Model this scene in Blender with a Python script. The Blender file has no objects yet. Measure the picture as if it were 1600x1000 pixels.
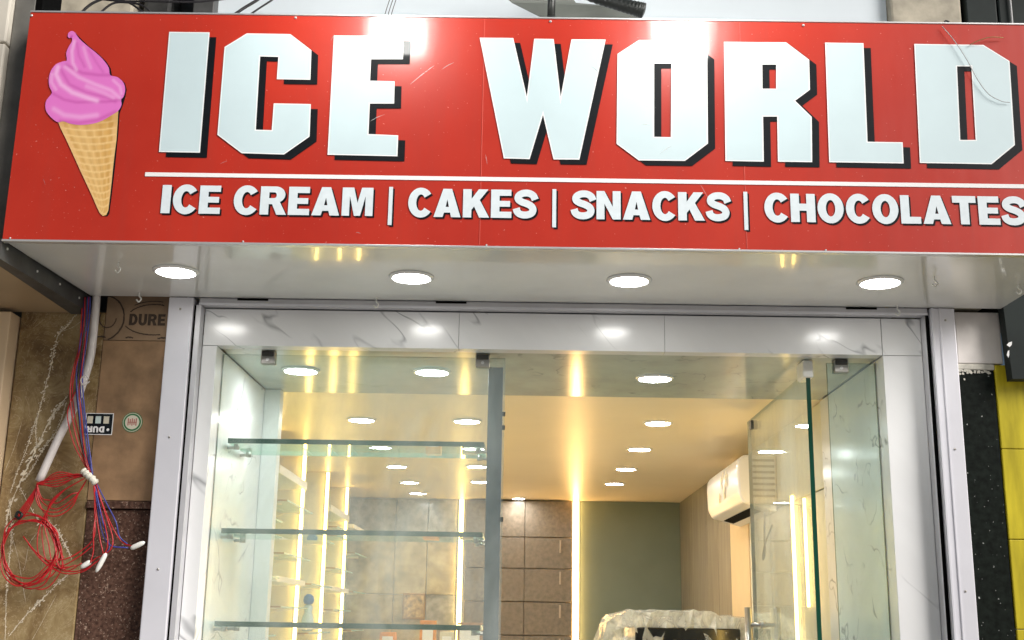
import bpy, bmesh, math, random
from mathutils import Vector, Matrix
from mathutils.geometry import tessellate_polygon, delaunay_2d_cdt
random.seed(7)
S = bpy.context.scene
COL = S.collection

# ------------------------------------------------------------------ camera
F = 1875.0
fwd = Vector((6, -470, F)).normalized()
upc = Vector((122, 7480, F)); upc = (upc - fwd * upc.dot(fwd)).normalized()
rgt = upc.cross(fwd)
if rgt.x < 0: rgt = -rgt
CAM = Vector((0, 0, 1.6))
def ray(px, py):
    v = Vector((px - 800, 500 - py, F))
    return Vector((v.dot(rgt), v.dot(fwd), v.dot(upc)))
def at(px, py, Y=None, X=None, Z=None):
    """where the line of sight through a pixel of the photograph meets a real plane of the place"""
    w = ray(px, py)
    t = Y / w.y if Y is not None else (X / w.x if X is not None else (Z - 1.6) / w.z)
    return CAM + w * t
cd = bpy.data.cameras.new('camera'); cam = bpy.data.objects.new('camera', cd); COL.objects.link(cam)
# camera axes in world: x, y, -z
cx = Vector((rgt.x, fwd.x, upc.x)); cy = Vector((rgt.y, fwd.y, upc.y)); cz = -Vector((rgt.z, fwd.z, upc.z))
m = Matrix((cx, cy, cz)).transposed().to_4x4(); m.translation = CAM
cam.matrix_world = m
cd.sensor_width = 36; cd.lens = 36 * F / 1600; cd.clip_start = .05; cd.clip_end = 400
S.camera = cam

# ------------------------------------------------------------------ light
W = bpy.data.worlds.new("World"); S.world = W; W.use_nodes = True
wn = W.node_tree; wn.nodes.clear()
sky = wn.nodes.new('ShaderNodeTexSky'); sky.sky_type = 'NISHITA'; sky.sun_disc = False
SUN_EL, SUN_ROT = math.radians(28), math.radians(128)
sky.sun_elevation = SUN_EL; sky.sun_rotation = SUN_ROT
bg = wn.nodes.new('ShaderNodeBackground'); bg.inputs[1].default_value = 0.03
wo = wn.nodes.new('ShaderNodeOutputWorld')
wn.links.new(sky.outputs[0], bg.inputs[0]); wn.links.new(bg.outputs[0], wo.inputs[0])
sl = bpy.data.lights.new('sun', 'SUN'); sl.energy = 4.2; sl.angle = math.radians(32); sl.color = (1, .95, .9)
so = bpy.data.objects.new('sun', sl); COL.objects.link(so)
# low, veiled light from behind the photographer
sd = Vector((math.sin(SUN_ROT) * math.cos(SUN_EL), math.cos(SUN_ROT) * math.cos(SUN_EL), math.sin(SUN_EL)))
so.rotation_euler = sd.to_track_quat('Z', 'Y').to_euler(); so.location = (0, -4, 6)
S.view_settings.view_transform = 'Standard'; S.view_settings.look = 'None'
S.view_settings.gamma = 1; S.view_settings.exposure = 0.0
try: S.view_settings.use_curve_mapping = False
except Exception: pass
S.cycles.max_bounces = 10; S.cycles.transparent_max_bounces = 24; S.cycles.glossy_bounces = 6
S.cycles.sample_clamp_indirect = 6

L_DOWN = 42.0      # soffit and ceiling downlights
L_STRIP = 36.0     # warm led strips
L_FLOOD = 48.0     # the two floodlights over the sign

# ------------------------------------------------------------------ materials
def new(name):
    M = bpy.data.materials.new(name); M.use_nodes = True
    nt = M.node_tree; b = nt.nodes['Principled BSDF']
    return M, nt, b
def nd(nt, t, **k):
    n = nt.nodes.new(t)
    for a, v in k.items():
        if a.startswith('i_'): n.inputs[a[2:]].default_value = v
        else: setattr(n, a, v)
    return n
def coords(nt, scale=(1, 1, 1), rot=(0, 0, 0)):
    g = nd(nt, 'ShaderNodeNewGeometry'); mp = nd(nt, 'ShaderNodeMapping')
    mp.inputs['Scale'].default_value = scale; mp.inputs['Rotation'].default_value = rot
    nt.links.new(g.outputs['Position'], mp.inputs['Vector']); return mp.outputs[0]
def ramp(nt, fac, stops):
    r = nd(nt, 'ShaderNodeValToRGB'); e = r.color_ramp.elements
    while len(e) < len(stops): e.new(.5)
    for el, (p, c) in zip(e, stops):
        el.position = p; el.color = (*c, 1) if len(c) == 3 else c
    nt.links.new(fac, r.inputs[0]); return r.outputs[0]
def mix(nt, fac, a, b, mode='MIX'):
    n = nd(nt, 'ShaderNodeMix', data_type='RGBA', blend_type=mode)
    for i, v in ((0, fac), (6, a), (7, b)):
        if hasattr(v, 'links') or hasattr(v, 'is_linked'): nt.links.new(v, n.inputs[i])
        else: n.inputs[i].default_value = v if i == 0 else (*v, 1)
    return n.outputs[2]
def noise(nt, vec, scale, detail=4, rough=.55, dist=0):
    n = nd(nt, 'ShaderNodeTexNoise'); n.inputs['Scale'].default_value = scale
    n.inputs['Detail'].default_value = detail; n.inputs['Roughness'].default_value = rough
    n.inputs['Distortion'].default_value = dist; nt.links.new(vec, n.inputs['Vector']); return n.outputs['Fac']
def bump(nt, b, h, strength=.2, dist=.002):
    n = nd(nt, 'ShaderNodeBump'); n.inputs['Strength'].default_value = strength; n.inputs['Distance'].default_value = dist
    nt.links.new(h, n.inputs['Height']); nt.links.new(n.outputs[0], b.inputs['Normal'])
def mat(name, c, rough=.5, metal=0, coat=0, coat_r=.05, var=.06, vs=6, bmp=0, bs=60, spec=None, scale=(1, 1, 1)):
    M, nt, b = new(name)
    v = coords(nt, scale)
    n = noise(nt, v, vs, 5)
    lo = tuple(x * (1 - var) for x in c); hi = tuple(min(1, x * (1 + var)) for x in c)
    nt.links.new(ramp(nt, n, [(.3, lo), (.7, hi)]), b.inputs['Base Color'])
    b.inputs['Roughness'].default_value = rough; b.inputs['Metallic'].default_value = metal
    b.inputs['Coat Weight'].default_value = coat; b.inputs['Coat Roughness'].default_value = coat_r
    if spec is not None: b.inputs['Specular IOR Level'].default_value = spec
    if bmp: bump(nt, b, noise(nt, v, bs, 4), bmp)
    return M
def emit(name, c, s):
    M = bpy.data.materials.new(name); M.use_nodes = True; nt = M.node_tree; nt.nodes.clear()
    e = nd(nt, 'ShaderNodeEmission'); e.inputs[0].default_value = (*c, 1); e.inputs[1].default_value = s
    o = nd(nt, 'ShaderNodeOutputMaterial'); nt.links.new(e.outputs[0], o.inputs[0]); return M
def glass(name, tint=(.93, .975, .955), base=.045, rough=0.0, haze=0.0):
    M = bpy.data.materials.new(name); M.use_nodes = True; nt = M.node_tree; nt.nodes.clear()
    o = nd(nt, 'ShaderNodeOutputMaterial'); lw = nd(nt, 'ShaderNodeLayerWeight'); lw.inputs[0].default_value = .5
    p = nd(nt, 'ShaderNodeMath', operation='POWER'); nt.links.new(lw.outputs['Facing'], p.inputs[0]); p.inputs[1].default_value = 4.5
    k = nd(nt, 'ShaderNodeMath', operation='MULTIPLY_ADD'); nt.links.new(p.outputs[0], k.inputs[0])
    k.inputs[1].default_value = .9; k.inputs[2].default_value = base
    t = nd(nt, 'ShaderNodeBsdfTransparent'); t.inputs[0].default_value = (*tint, 1)
    g = nd(nt, 'ShaderNodeBsdfGlossy'); g.inputs['Roughness'].default_value = rough; g.inputs[0].default_value = (.96, 1, .98, 1)
    mx = nd(nt, 'ShaderNodeMixShader'); nt.links.new(k.outputs[0], mx.inputs[0]); nt.links.new(t.outputs[0], mx.inputs[1]); nt.links.new(g.outputs[0], mx.inputs[2])
    out = mx.outputs[0]
    if haze:   # a pale, uneven milky haze mixed over the pane
        d = nd(nt, 'ShaderNodeBsdfDiffuse'); d.inputs[0].default_value = (.8, .86, .83, 1)
        v = coords(nt, (1, 1, .35)); n = noise(nt, v, 5, 6, .6, .6)
        mr = nd(nt, 'ShaderNodeMapRange'); mr.inputs['From Min'].default_value = .35; mr.inputs['From Max'].default_value = .75
        mr.inputs['To Min'].default_value = haze * .25; mr.inputs['To Max'].default_value = haze * 1.5
        nt.links.new(n, mr.inputs[0])
        m2 = nd(nt, 'ShaderNodeMixShader'); nt.links.new(mr.outputs[0], m2.inputs[0]); nt.links.new(out, m2.inputs[1]); nt.links.new(d.outputs[0], m2.inputs[2]); out = m2.outputs[0]
    nt.links.new(out, o.inputs[0]); return M
def marble(name, base, vein, rough=.12, sc=1.6, width=.012, amount=.75, cloud=.06, rot=(.2, .75, .3)):
    M, nt, b = new(name); v0 = coords(nt, (1, 1, 1), rot)
    mp = nd(nt, 'ShaderNodeMapping'); mp.inputs['Scale'].default_value = (2.2, 1.2, .55); nt.links.new(v0, mp.inputs['Vector']); v = mp.outputs[0]
    n1 = noise(nt, v, sc, 3, .5, .35)
    s = nd(nt, 'ShaderNodeMath', operation='SUBTRACT'); nt.links.new(n1, s.inputs[0]); s.inputs[1].default_value = .5
    a = nd(nt, 'ShaderNodeMath', operation='ABSOLUTE'); nt.links.new(s.outputs[0], a.inputs[0])
    line = ramp(nt, a.outputs[0], [(0, (1, 1, 1)), (width, (0, 0, 0))])
    gate = ramp(nt, noise(nt, v, sc * 1.7, 3), [(.46, (0, 0, 0)), (.62, (1, 1, 1))])
    f = nd(nt, 'ShaderNodeMath', operation='MULTIPLY'); nt.links.new(line, f.inputs[0]); nt.links.new(gate, f.inputs[1])
    f2 = nd(nt, 'ShaderNodeMath', operation='MULTIPLY'); nt.links.new(f.outputs[0], f2.inputs[0]); f2.inputs[1].default_value = amount
    cl = ramp(nt, noise(nt, v, sc * 1.3, 6), [(.35, tuple(x * (1 - cloud) for x in base)), (.65, base)])
    c = mix(nt, f2.outputs[0], cl, vein)
    nt.links.new(c, b.inputs['Base Color']); b.inputs['Roughness'].default_value = rough
    return M

# red vinyl with faint scuffs and dust
def red_vinyl():
    M, nt, b = new('red_vinyl'); v = coords(nt)
    n = noise(nt, v, 2.2, 5)
    c = ramp(nt, n, [(.3, (.44, .024, .010)), (.7, (.53, .036, .016))])
    sp = ramp(nt, noise(nt, coords(nt, (1, 1, 1)), 120, 2), [(.70, (0, 0, 0)), (.74, (.8, .8, .8))])
    c = mix(nt, sp, c, (.75, .3, .25))
    stk = ramp(nt, noise(nt, coords(nt, (9, 1, .7)), 2.6, 6), [(.50, (0, 0, 0)), (.75, (.22, .22, .22))])
    c = mix(nt, stk, c, (.34, .045, .03)); nt.links.new(c, b.inputs['Base Color'])
    vv = coords(nt, (9, 9, 80), (0, .9, 0)); sc = ramp(nt, noise(nt, vv, 3, 3), [(.72, (0, 0, 0)), (.75, (1, 1, 1))])
    r = nd(nt, 'ShaderNodeMapRange'); r.inputs['To Min'].default_value = .28; r.inputs['To Max'].default_value = .42
    nt.links.new(noise(nt, v, 7, 6), r.inputs[0]); nt.links.new(r.outputs[0], b.inputs['Roughness'])
    b.inputs['Specular IOR Level'].default_value = .35; b.inputs['Coat Weight'].default_value = .9; b.inputs['Coat Roughness'].default_value = .15
    h = noise(nt, coords(nt, (1, 1, .25)), 5, 3)
    n1 = nd(nt, 'ShaderNodeBump'); n1.inputs['Strength'].default_value = .5; n1.inputs['Distance'].default_value = .004
    nt.links.new(h, n1.inputs['Height'])
    n2 = nd(nt, 'ShaderNodeBump'); n2.inputs['Strength'].default_value = .15; n2.inputs['Distance'].default_value = .0005
    nt.links.new(noise(nt, v, 330, 2), n2.inputs['Height']); nt.links.new(n1.outputs[0], n2.inputs['Normal'])
    nt.links.new(n2.outputs[0], b.inputs['Normal']); nt.links.new(n1.outputs[0], b.inputs['Coat Normal'])
    return M
M = {}
M['red'] = red_vinyl()
M['letter'] = mat('letter_vinyl', (.60, .73, .765), .42, var=.03, coat=.8, coat_r=.14)
M['letter_edge'] = mat('letter_white_edge', (.9, .92, .92), .42, var=.01, coat=.8, coat_r=.14)
M['small_letter'] = mat('small_letter_vinyl', (.72, .80, .84), .42, var=.05, vs=40, coat=.6)
M['black_print'] = mat('black_print', (.006, .007, .009), .5, var=.2, vs=40, coat=.35, spec=.15)
M['white_print'] = mat('white_print', (.88, .88, .88), .25, var=.02)
M['soffit'] = mat('soffit_panel', (.80, .80, .77), .14, metal=0, coat=.6, var=.08, vs=3, bmp=.06, bs=4)
M['alu_edge'] = mat('aluminium_edge', (.7, .7, .7), .35, metal=.6)
M['dark_metal'] = mat('dark_grey_metal', (.07, .07, .068), .5, metal=.3, var=.3, vs=14, bmp=.2, bs=40)
M['column'] = mat('white_aluminium', (.74, .74, .80), .28, metal=.15, var=.05, vs=4, bmp=.04, bs=12)
M['guide'] = mat('grey_guide', (.60, .60, .63), .35, metal=.25, var=.1)
M['gap'] = mat('black_rubber', (.003, .003, .003), .8, spec=.05)
M['marble'] = marble('white_marble', (.84, .85, .86), (.22, .23, .25), .18, 2.3, .011, .85)
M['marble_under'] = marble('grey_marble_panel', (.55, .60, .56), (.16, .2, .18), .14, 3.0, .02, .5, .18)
M['brown_tile'] = mat('brown_tile', (.30, .185, .10), .42, var=.32, vs=11, bmp=.15, bs=90)
M['brown_card'] = mat('brown_tile_top', (.30, .20, .12), .55, var=.25, vs=9, bmp=.2, bs=120)
M['stamp'] = mat('stamp_ink', (.055, .035, .022), .6, var=.3, vs=60)
M['cream'] = mat('cream_paint', (.62, .58, .50), .6, var=.08, vs=5, bmp=.3, bs=30)
M['cream_warm'] = mat('warm_cream_panel', (.74, .57, .38), .45, var=.05, vs=4)
M['brown_soffit'] = mat('brown_soffit', (.40, .285, .165), .35, var=.12, vs=3)
M['olive'] = None
def olive():
    Mm, nt, b = new('olive_marble'); v = coords(nt)
    c = ramp(nt, noise(nt, v, 6.5, 9, .72, .9), [(.28, (.085, .05, .022)), (.45, (.22, .145, .065)), (.58, (.32, .235, .115)), (.75, (.46, .37, .22))])
    ln = nd(nt, 'ShaderNodeMath', operation='SUBTRACT'); nt.links.new(noise(nt, v, 7, 6, .7, 1.5), ln.inputs[0]); ln.inputs[1].default_value = .5
    ab = nd(nt, 'ShaderNodeMath', operation='ABSOLUTE'); nt.links.new(ln.outputs[0], ab.inputs[0])
    c = mix(nt, ramp(nt, ab.outputs[0], [(0, (.55, .55, .55)), (.008, (0, 0, 0))]), c, (.62, .50, .32))
    nt.links.new(c, b.inputs['Base Color']); b.inputs['Roughness'].default_value = .22; return Mm
M['olive'] = olive()
M['vein'] = mat('white_vein', (.72, .64, .5), .35, var=.2, vs=60)
def granite(name, base, fleck, flk=.67, sc=160):
    Mm, nt, b = new(name); v = coords(nt)
    c = ramp(nt, noise(nt, v, sc * .6, 4), [(.35, tuple(x * .55 for x in base)), (.65, tuple(x * 1.5 for x in base))])
    c = mix(nt, ramp(nt, noise(nt, v, sc, 2), [(flk, (0, 0, 0)), (flk + .03, (1, 1, 1))]), c, fleck)
    nt.links.new(c, b.inputs['Base Color']); b.inputs['Roughness'].default_value = .3; b.inputs['Specular IOR Level'].default_value = .15; return Mm
M['brown_granite'] = granite('brown_granite', (.095, .052, .038), (.36, .26, .2), .64, 150)
M['black_granite'] = granite('black_granite', (.007, .010, .008), (.5, .52, .5), .69, 75)
M['yellow'] = mat('yellow_tile', (.54, .445, .025), .25, var=.25, vs=6, scale=(4, 4, .6))
M['plaster_tile'] = mat('grey_plaster_tile', (.84, .80, .77), .5, var=.12, vs=7, bmp=.1, bs=60)
M['mortar'] = mat('mortar', (.62, .60, .53), .8, var=.2, vs=40, bmp=.5, bs=80)
M['black_board'] = mat('black_board', (.014, .020, .019), .6, var=.3, vs=6, spec=.2)
M['upper_wall'] = mat('pale_blue_wall', (.62, .68, .72), .4, var=.05, vs=2)
M['concrete'] = mat('beige_concrete', (.42, .38, .30), .8, var=.25, vs=14, bmp=.4, bs=50)
M['glass'] = glass('clear_glass', (.96, .985, .97), .045, 0, .18)
M['tinted_glass'] = glass('tinted_glass', (.87, .95, .965), .05, 0, .12)
M['shelf_glass'] = glass('shelf_glass', (.86, .94, .90), .06, 0, .04)
M['glass_edge'] = mat('green_glass_edge', (.004, .06, .036), .3, var=.1, spec=.25)
M['glass_edge_light'] = mat('pale_glass_edge', (.35, .58, .48), .2, var=.1)
M['steel'] = mat('brushed_steel', (.45, .43, .40), .28, metal=.9, var=.1, bmp=.1, bs=80)
M['mullion'] = mat('blue_grey_post', (.06, .08, .10), .35, var=.25, vs=30)
M['ceiling'] = mat('glossy_ceiling', (.88, .76, .56), .36, var=.03, vs=2, bmp=.03, bs=2, spec=.4)
M['interior_white'] = mat('interior_white', (.82, .84, .82), .35, var=.03)
M['bay_panel'] = mat('bay_panel', (.66, .62, .44), .4, var=.08)
M['laminate'] = mat('cream_laminate', (.68, .66, .54), .42, var=.05, vs=3)
M['glow_tinted_panel'] = mat('glow_tinted_laminate', (.74, .56, .34), .35, var=.06)  # orange glow below the air conditioner, put into the plank's colour
M['green_wall'] = mat('green_grey_wall', (.20, .245, .20), .5, var=.1, vs=1.6)
M['brown_panel'] = mat('brown_stone_panel', (.27, .225, .175), .25, var=.22, vs=30, bmp=.2, bs=70)
M['gold_tile'] = mat('golden_marble_tile', (.50, .41, .25), .22, var=.42, vs=8, bmp=.05, bs=20)
M['grey_brown_tile'] = mat('grey_brown_marble', (.36, .34, .30), .15, var=.4, vs=16, bmp=.05, bs=20)
M['joint'] = mat('pale_joint', (.5, .42, .34), .5)
def wood():
    Mm, nt, b = new('taupe_wood'); v = coords(nt, (1, 1, .08))
    c = ramp(nt, noise(nt, v, 34, 6), [(.3, (.105, .105, .095)), (.7, (.23, .225, .20))]); nt.links.new(c, b.inputs['Base Color'])
    b.inputs['Roughness'].default_value = .4; bump(nt, b, noise(nt, v, 60, 4), .3); return Mm
M['wood'] = wood()
M['ac'] = mat('white_plastic', (.78, .76, .74), .25, var=.02)
M['shelf_board'] = mat('shelf_board', (.86, .78, .58), .35, var=.04)
M['bracket'] = mat('bronze_bracket', (.45, .28, .12), .3, metal=.6)
M['brass'] = mat('pale_brass', (.85, .68, .40), .3, metal=.3)
M['conduit'] = mat('white_conduit', (.66, .62, .60), .4, var=.12, vs=20)
M['red_wire'] = mat('red_wire', (.44, .012, .016), .32, var=.15, vs=30)
M['blue_wire'] = mat('blue_wire', (.05, .06, .30), .32, var=.2, vs=30)
M['dark_wire'] = mat('dark_wire', (.02, .018, .02), .45, var=.3)
M['grey_wire'] = mat('grey_wire', (.45, .45, .45), .45)
M['connector'] = mat('white_connector', (.82, .82, .78), .35)
M['wrap'] = mat('cotton_wrap', (.72, .70, .60), .8, var=.1, vs=60, bmp=.5, bs=150)
M['pavement'] = mat('grey_pavement', (.38, .37, .35), .8, var=.2, vs=3, bmp=.3, bs=30)
M['floor'] = mat('cream_floor_tile', (.6, .56, .5), .15, var=.06)
M['rubber_black'] = mat('black_hose', (.012, .014, .012), .4, bmp=.4, bs=90)
M['fabric_grey'] = mat('grey_cover', (.13, .14, .125), .7, var=.2)
M['orange_card'] = mat('orange_carton', (.75, .30, .06), .5, var=.2, vs=30)
M['brown_carton'] = mat('brown_carton', (.38, .22, .12), .6, var=.25, vs=30)
M['blue_plastic'] = mat('blue_plastic', (.05, .16, .42), .3)
M['clear_plastic'] = mat('pale_plastic', (.6, .72, .7), .2)
M['black_gloss'] = mat('black_gloss', (.01, .012, .014), .12)
M['sticker_green'] = mat('green_ink', (.03, .17, .06), .5)
M['sticker_cream'] = mat('cream_paper', (.66, .62, .5), .5)
M['red_ink'] = mat('red_ink', (.45, .12, .10), .5)
M['diffuser'] = emit('lit_diffuser', (1, .985, .94), L_DOWN)
M['diffuser_in'] = emit('lit_diffuser_inside', (1, .98, .93), L_DOWN * 2.3)
M['diffuser_front'] = emit('lit_diffuser_front', (.92, .98, 1), L_DOWN * 2.2)
M['flood'] = emit('flood_panel', (1, 1, .95), L_FLOOD)
M['led'] = emit('warm_led', (1, .64, .16), L_STRIP * .9)
M['led_pink'] = emit('rose_led', (1, .58, .20), L_STRIP)
def plastic_wrap():
    Mm = bpy.data.materials.new('plastic_film'); Mm.use_nodes = True; nt = Mm.node_tree; b = nt.nodes['Principled BSDF']; o = nt.nodes['Material Output']
    b.inputs['Base Color'].default_value = (.78, .80, .76, 1); b.inputs['Roughness'].default_value = .12
    v = coords(nt); bump(nt, b, noise(nt, v, 16, 4, .6, 2), .5, .01)
    t = nd(nt, 'ShaderNodeBsdfTransparent'); mx = nd(nt, 'ShaderNodeMixShader')
    f = nd(nt, 'ShaderNodeMapRange'); nt.links.new(noise(nt, v, 9, 5, .6, 1.5), f.inputs[0])
    f.inputs['From Min'].default_value = .35; f.inputs['From Max'].default_value = .7; f.inputs['To Min'].default_value = .30; f.inputs['To Max'].default_value = .80
    nt.links.new(f.outputs[0], mx.inputs[0]); nt.links.new(t.outputs[0], mx.inputs[1]); nt.links.new(b.outputs[0], mx.inputs[2]); nt.links.new(mx.outputs[0], o.inputs[0])
    return Mm
M['film'] = plastic_wrap()
M['seam'] = mat('seam_red', (.60, .07, .045), .5)
M['scuff'] = glass('scuff_mark', (1, .93, .92), .22, .5, .12)
def vcol(name, rough=.22):
    Mm, nt, b = new(name); a = nd(nt, 'ShaderNodeVertexColor'); a.layer_name = 'Print'
    nt.links.new(a.outputs[0], b.inputs['Base Color']); b.inputs['Roughness'].default_value = rough; return Mm
M['print'] = vcol('printed_picture')

# ------------------------------------------------------------------ helpers
def tag(o, label=None, cat=None, group=None, kind=None):
    if label: o['label'] = label
    if cat: o['category'] = cat
    if group: o['group'] = group
    if kind: o['kind'] = kind
    return o
def wloc(o):
    v = Vector((0, 0, 0))
    while o is not None: v += o.location; o = o.parent
    return v
def thing(name, label, cat, loc=(0, 0, 0), group=None):
    o = bpy.data.objects.new(name, None); COL.objects.link(o); o.location = loc; o.empty_display_size = .1
    return tag(o, label, cat, group)
def catmull(pts, n=6):
    pts = [Vector(p) for p in pts]
    if len(pts) < 3: return pts
    P = [pts[0] * 2 - pts[1]] + pts + [pts[-1] * 2 - pts[-2]]; out = []
    for i in range(1, len(P) - 2):
        a, b, c, d = P[i - 1:i + 3]
        for k in range(n):
            t = k / n
            out.append(.5 * ((2 * b) + (c - a) * t + (2 * a - 5 * b + 4 * c - d) * t * t + (3 * b - a - 3 * c + d) * t ** 3))
    out.append(pts[-1]); return out
class MB:
    def __init__(s): s.bm = bmesh.new(); s.mats = []
    def mi(s, m):
        if m is None: return 0
        if m not in s.mats: s.mats.append(m)
        return s.mats.index(m)
    def box(s, x0, x1, y0, y1, z0, z1, bevel=0, m=None, seg=2):
        r = bmesh.ops.create_cube(s.bm, size=1); vs = r['verts']
        for v in vs:
            v.co = Vector(((x0 + x1) / 2 + v.co.x * (x1 - x0), (y0 + y1) / 2 + v.co.y * (y1 - y0), (z0 + z1) / 2 + v.co.z * (z1 - z0)))
        fs = set(f for v in vs for f in v.link_faces)
        for f in fs: f.material_index = s.mi(m)
        if bevel:
            es = list(set(e for v in vs for e in v.link_edges))
            bmesh.ops.bevel(s.bm, geom=es, offset=bevel, segments=seg, affect='EDGES', profile=.5)
        return s
    def hexa(s, p, m=None):
        """8 corners: bottom 4 then top 4"""
        v = [s.bm.verts.new(q) for q in p]
        for f in ((0, 3, 2, 1), (4, 5, 6, 7), (0, 1, 5, 4), (1, 2, 6, 5), (2, 3, 7, 6), (3, 0, 4, 7)):
            fc = s.bm.faces.new([v[i] for i in f]); fc.material_index = s.mi(m)
        return s
    def tube(s, pts, r, n=6, smooth=6, caps=True):
        pts = catmull(pts, smooth) if smooth else [Vector(p) for p in pts]
        rings = []; ref = None
        for i, p in enumerate(pts):
            t = (pts[min(i + 1, len(pts) - 1)] - pts[max(i - 1, 0)])
            if t.length < 1e-7: t = Vector((0, 0, 1))
            t.normalize()
            if ref is None: ref = t.orthogonal().normalized()
            ref = (ref - t * ref.dot(t)); ref = ref.normalized() if ref.length > 1e-5 else t.orthogonal().normalized()
            b = t.cross(ref); rr = r(i / (len(pts) - 1)) if callable(r) else r
            rings.append([s.bm.verts.new(p + (ref * math.cos(a) + b * math.sin(a)) * rr) for a in [2 * math.pi * k / n for k in range(n)]])
        for a, b in zip(rings, rings[1:]):
            for k in range(n): s.bm.faces.new((a[k], a[(k + 1) % n], b[(k + 1) % n], b[k])).smooth = True
        if caps:
            s.bm.faces.new(rings[0][::-1]); s.bm.faces.new(rings[-1])
        return s
    def lathe(s, prof, c, n=32, axis='Z'):
        rings = []
        for (r, h) in prof:
            ring = []
            for k in range(n):
                a = 2 * math.pi * k / n
                q = Vector((math.cos(a) * r, math.sin(a) * r, h))
                if axis == 'Y': q = Vector((q.x, q.z, q.y))
                if axis == 'X': q = Vector((q.z, q.x, q.y))
                ring.append(s.bm.verts.new(Vector(c) + q))
            rings.append(ring)
        for a, b in zip(rings, rings[1:]):
            for k in range(n): s.bm.faces.new((a[k], a[(k + 1) % n], b[(k + 1) % n], b[k])).smooth = True
        s.bm.faces.new(rings[0][::-1]); s.bm.faces.new(rings[-1]); return s
    def poly(s, outlines, f, edge=None, inset=0):
        """flat polygon with holes; f maps 2d to 3d"""
        pts = [Vector((x, y, 0)) for o in outlines for x, y in o]
        tris = tessellate_polygon([[Vector((x, y, 0)) for x, y in o] for o in outlines])
        vs = [s.bm.verts.new(f(p.x, p.y)) for p in pts]; fs = []
        for t in tris:
            try: fs.append(s.bm.faces.new([vs[i] for i in t]))
            except ValueError: pass
        for q in fs:
            q.normal_update()
            if q.normal.y > 0: q.normal_flip()
            q.material_index = 0
        if inset:
            r = bmesh.ops.inset_region(s.bm, faces=fs, thickness=inset, use_boundary=True, use_even_offset=True)
            for q in r['faces']: q.material_index = 1
        return s
    def ribbon(s, pts, w, Y, jit=0, smooth=6, branch=0):
        pts = catmull(pts, smooth); L = len(pts); prev = None
        for i, p in enumerate(pts):
            t = (pts[min(i + 1, L - 1)] - pts[max(i - 1, 0)]); t.normalize(); n = Vector((t.z, 0, -t.x))
            ww = (w(i / (L - 1)) if callable(w) else w) * (1 + random.uniform(-jit, jit)) / 2
            q = p + n * random.uniform(-jit, jit) * ww * 1.3
            a = s.bm.verts.new((q + n * ww).to_tuple()); b = s.bm.verts.new((q - n * ww).to_tuple()); a.co.y = b.co.y = Y
            if prev: s.bm.faces.new((prev[0], a, b, prev[1]))
            prev = (a, b)
        return s
    def build(s, name, mats, parent=None, smooth=None, label=None):
        if not isinstance(mats, (list, tuple)): mats = [mats]
        me = bpy.data.meshes.new(name)
        bmesh.ops.recalc_face_normals(s.bm, faces=s.bm.faces) if smooth != 'flat' else None
        off = wloc(parent) if parent is not None else None
        if off is None:
            xs = [v.co for v in s.bm.verts]
            off = Vector(((min(v.x for v in xs) + max(v.x for v in xs)) / 2, (min(v.y for v in xs) + max(v.y for v in xs)) / 2, min(v.z for v in xs)))
        for v in s.bm.verts: v.co -= off
        s.bm.to_mesh(me); s.bm.free()
        for k in mats: me.materials.append(k)
        o = bpy.data.objects.new(name, me); COL.objects.link(o)
        if parent is not None: o.parent = parent
        else: o.location = off
        if label: o['label'] = label
        return o
def solo(name, mb, m, label, cat, group=None):
    return tag(mb.build(name, m), label, cat, group)
def struct(name, mb, m): return tag(mb.build(name, m), kind='structure')
def copy_tree(o, parent=None, loc=None):
    c = o.copy(); COL.objects.link(c); c.parent = parent
    if loc is not None: c.location = loc
    for ch in list(o.children): copy_tree(ch, c)
    return c
def kids(o, n): return [c for c in o.children if c.name.split('.')[0] == n]

# ------------------------------------------------------------------ ground and large structure
struct('pavement', MB().box(-60, 60, -60, 4.0, -.3, 0), M['pavement'])
struct('shop_step', MB().box(-1.5, 1.7, 4.0, 4.6, -.3, .15, .004), M['brown_granite'])
struct('shop_floor', MB().box(-1.5, 1.33, 4.6, 9.9, -.3, .15), M['floor'])
struct('ceiling', MB().box(-1.52, 1.33, 5.12, 9.82, 2.552, 2.7), M['ceiling'])

# upper wall over the shop, seen above the sign
w = thing('upper_wall', 'pale blue-grey painted wall rising behind the top of the red sign', 'wall', (0, 4.2, 2.72))
MB().box(-1.22, 1.40, 4.22, 4.6, 2.73, 6.0).build('wall_panel', M['upper_wall'], w)
MB().box(-1.27, -1.19, 4.16, 4.24, 2.75, 5.5, .004).build('vertical_batten', M['dark_metal'], w)
solo('concrete_pier', MB().box(1.403, 1.675, 4.18, 4.6, 2.72, 6, .01), M['concrete'], 'stained beige concrete pier above the right end of the red sign', 'pier')
sh = thing('dark_shutter', 'black slatted panel above the sign at the far right corner', 'shutter', (1.9, 4.2, 2.72))
for i in range(6): MB().box(1.70 + i * .125, 1.82 + i * .125, 4.2, 4.24, 2.75, 6, .006).build('slat', M['black_board'], sh)
MB().box(1.68, 2.6, 4.25, 4.6, 2.73, 6).build('backing', M['gap'], sh)
MB().tube([(1.868, 4.19, 2.8), (1.87, 4.19, 5)], .004).build('edge_trim', M['grey_wire'], sh)

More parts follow.
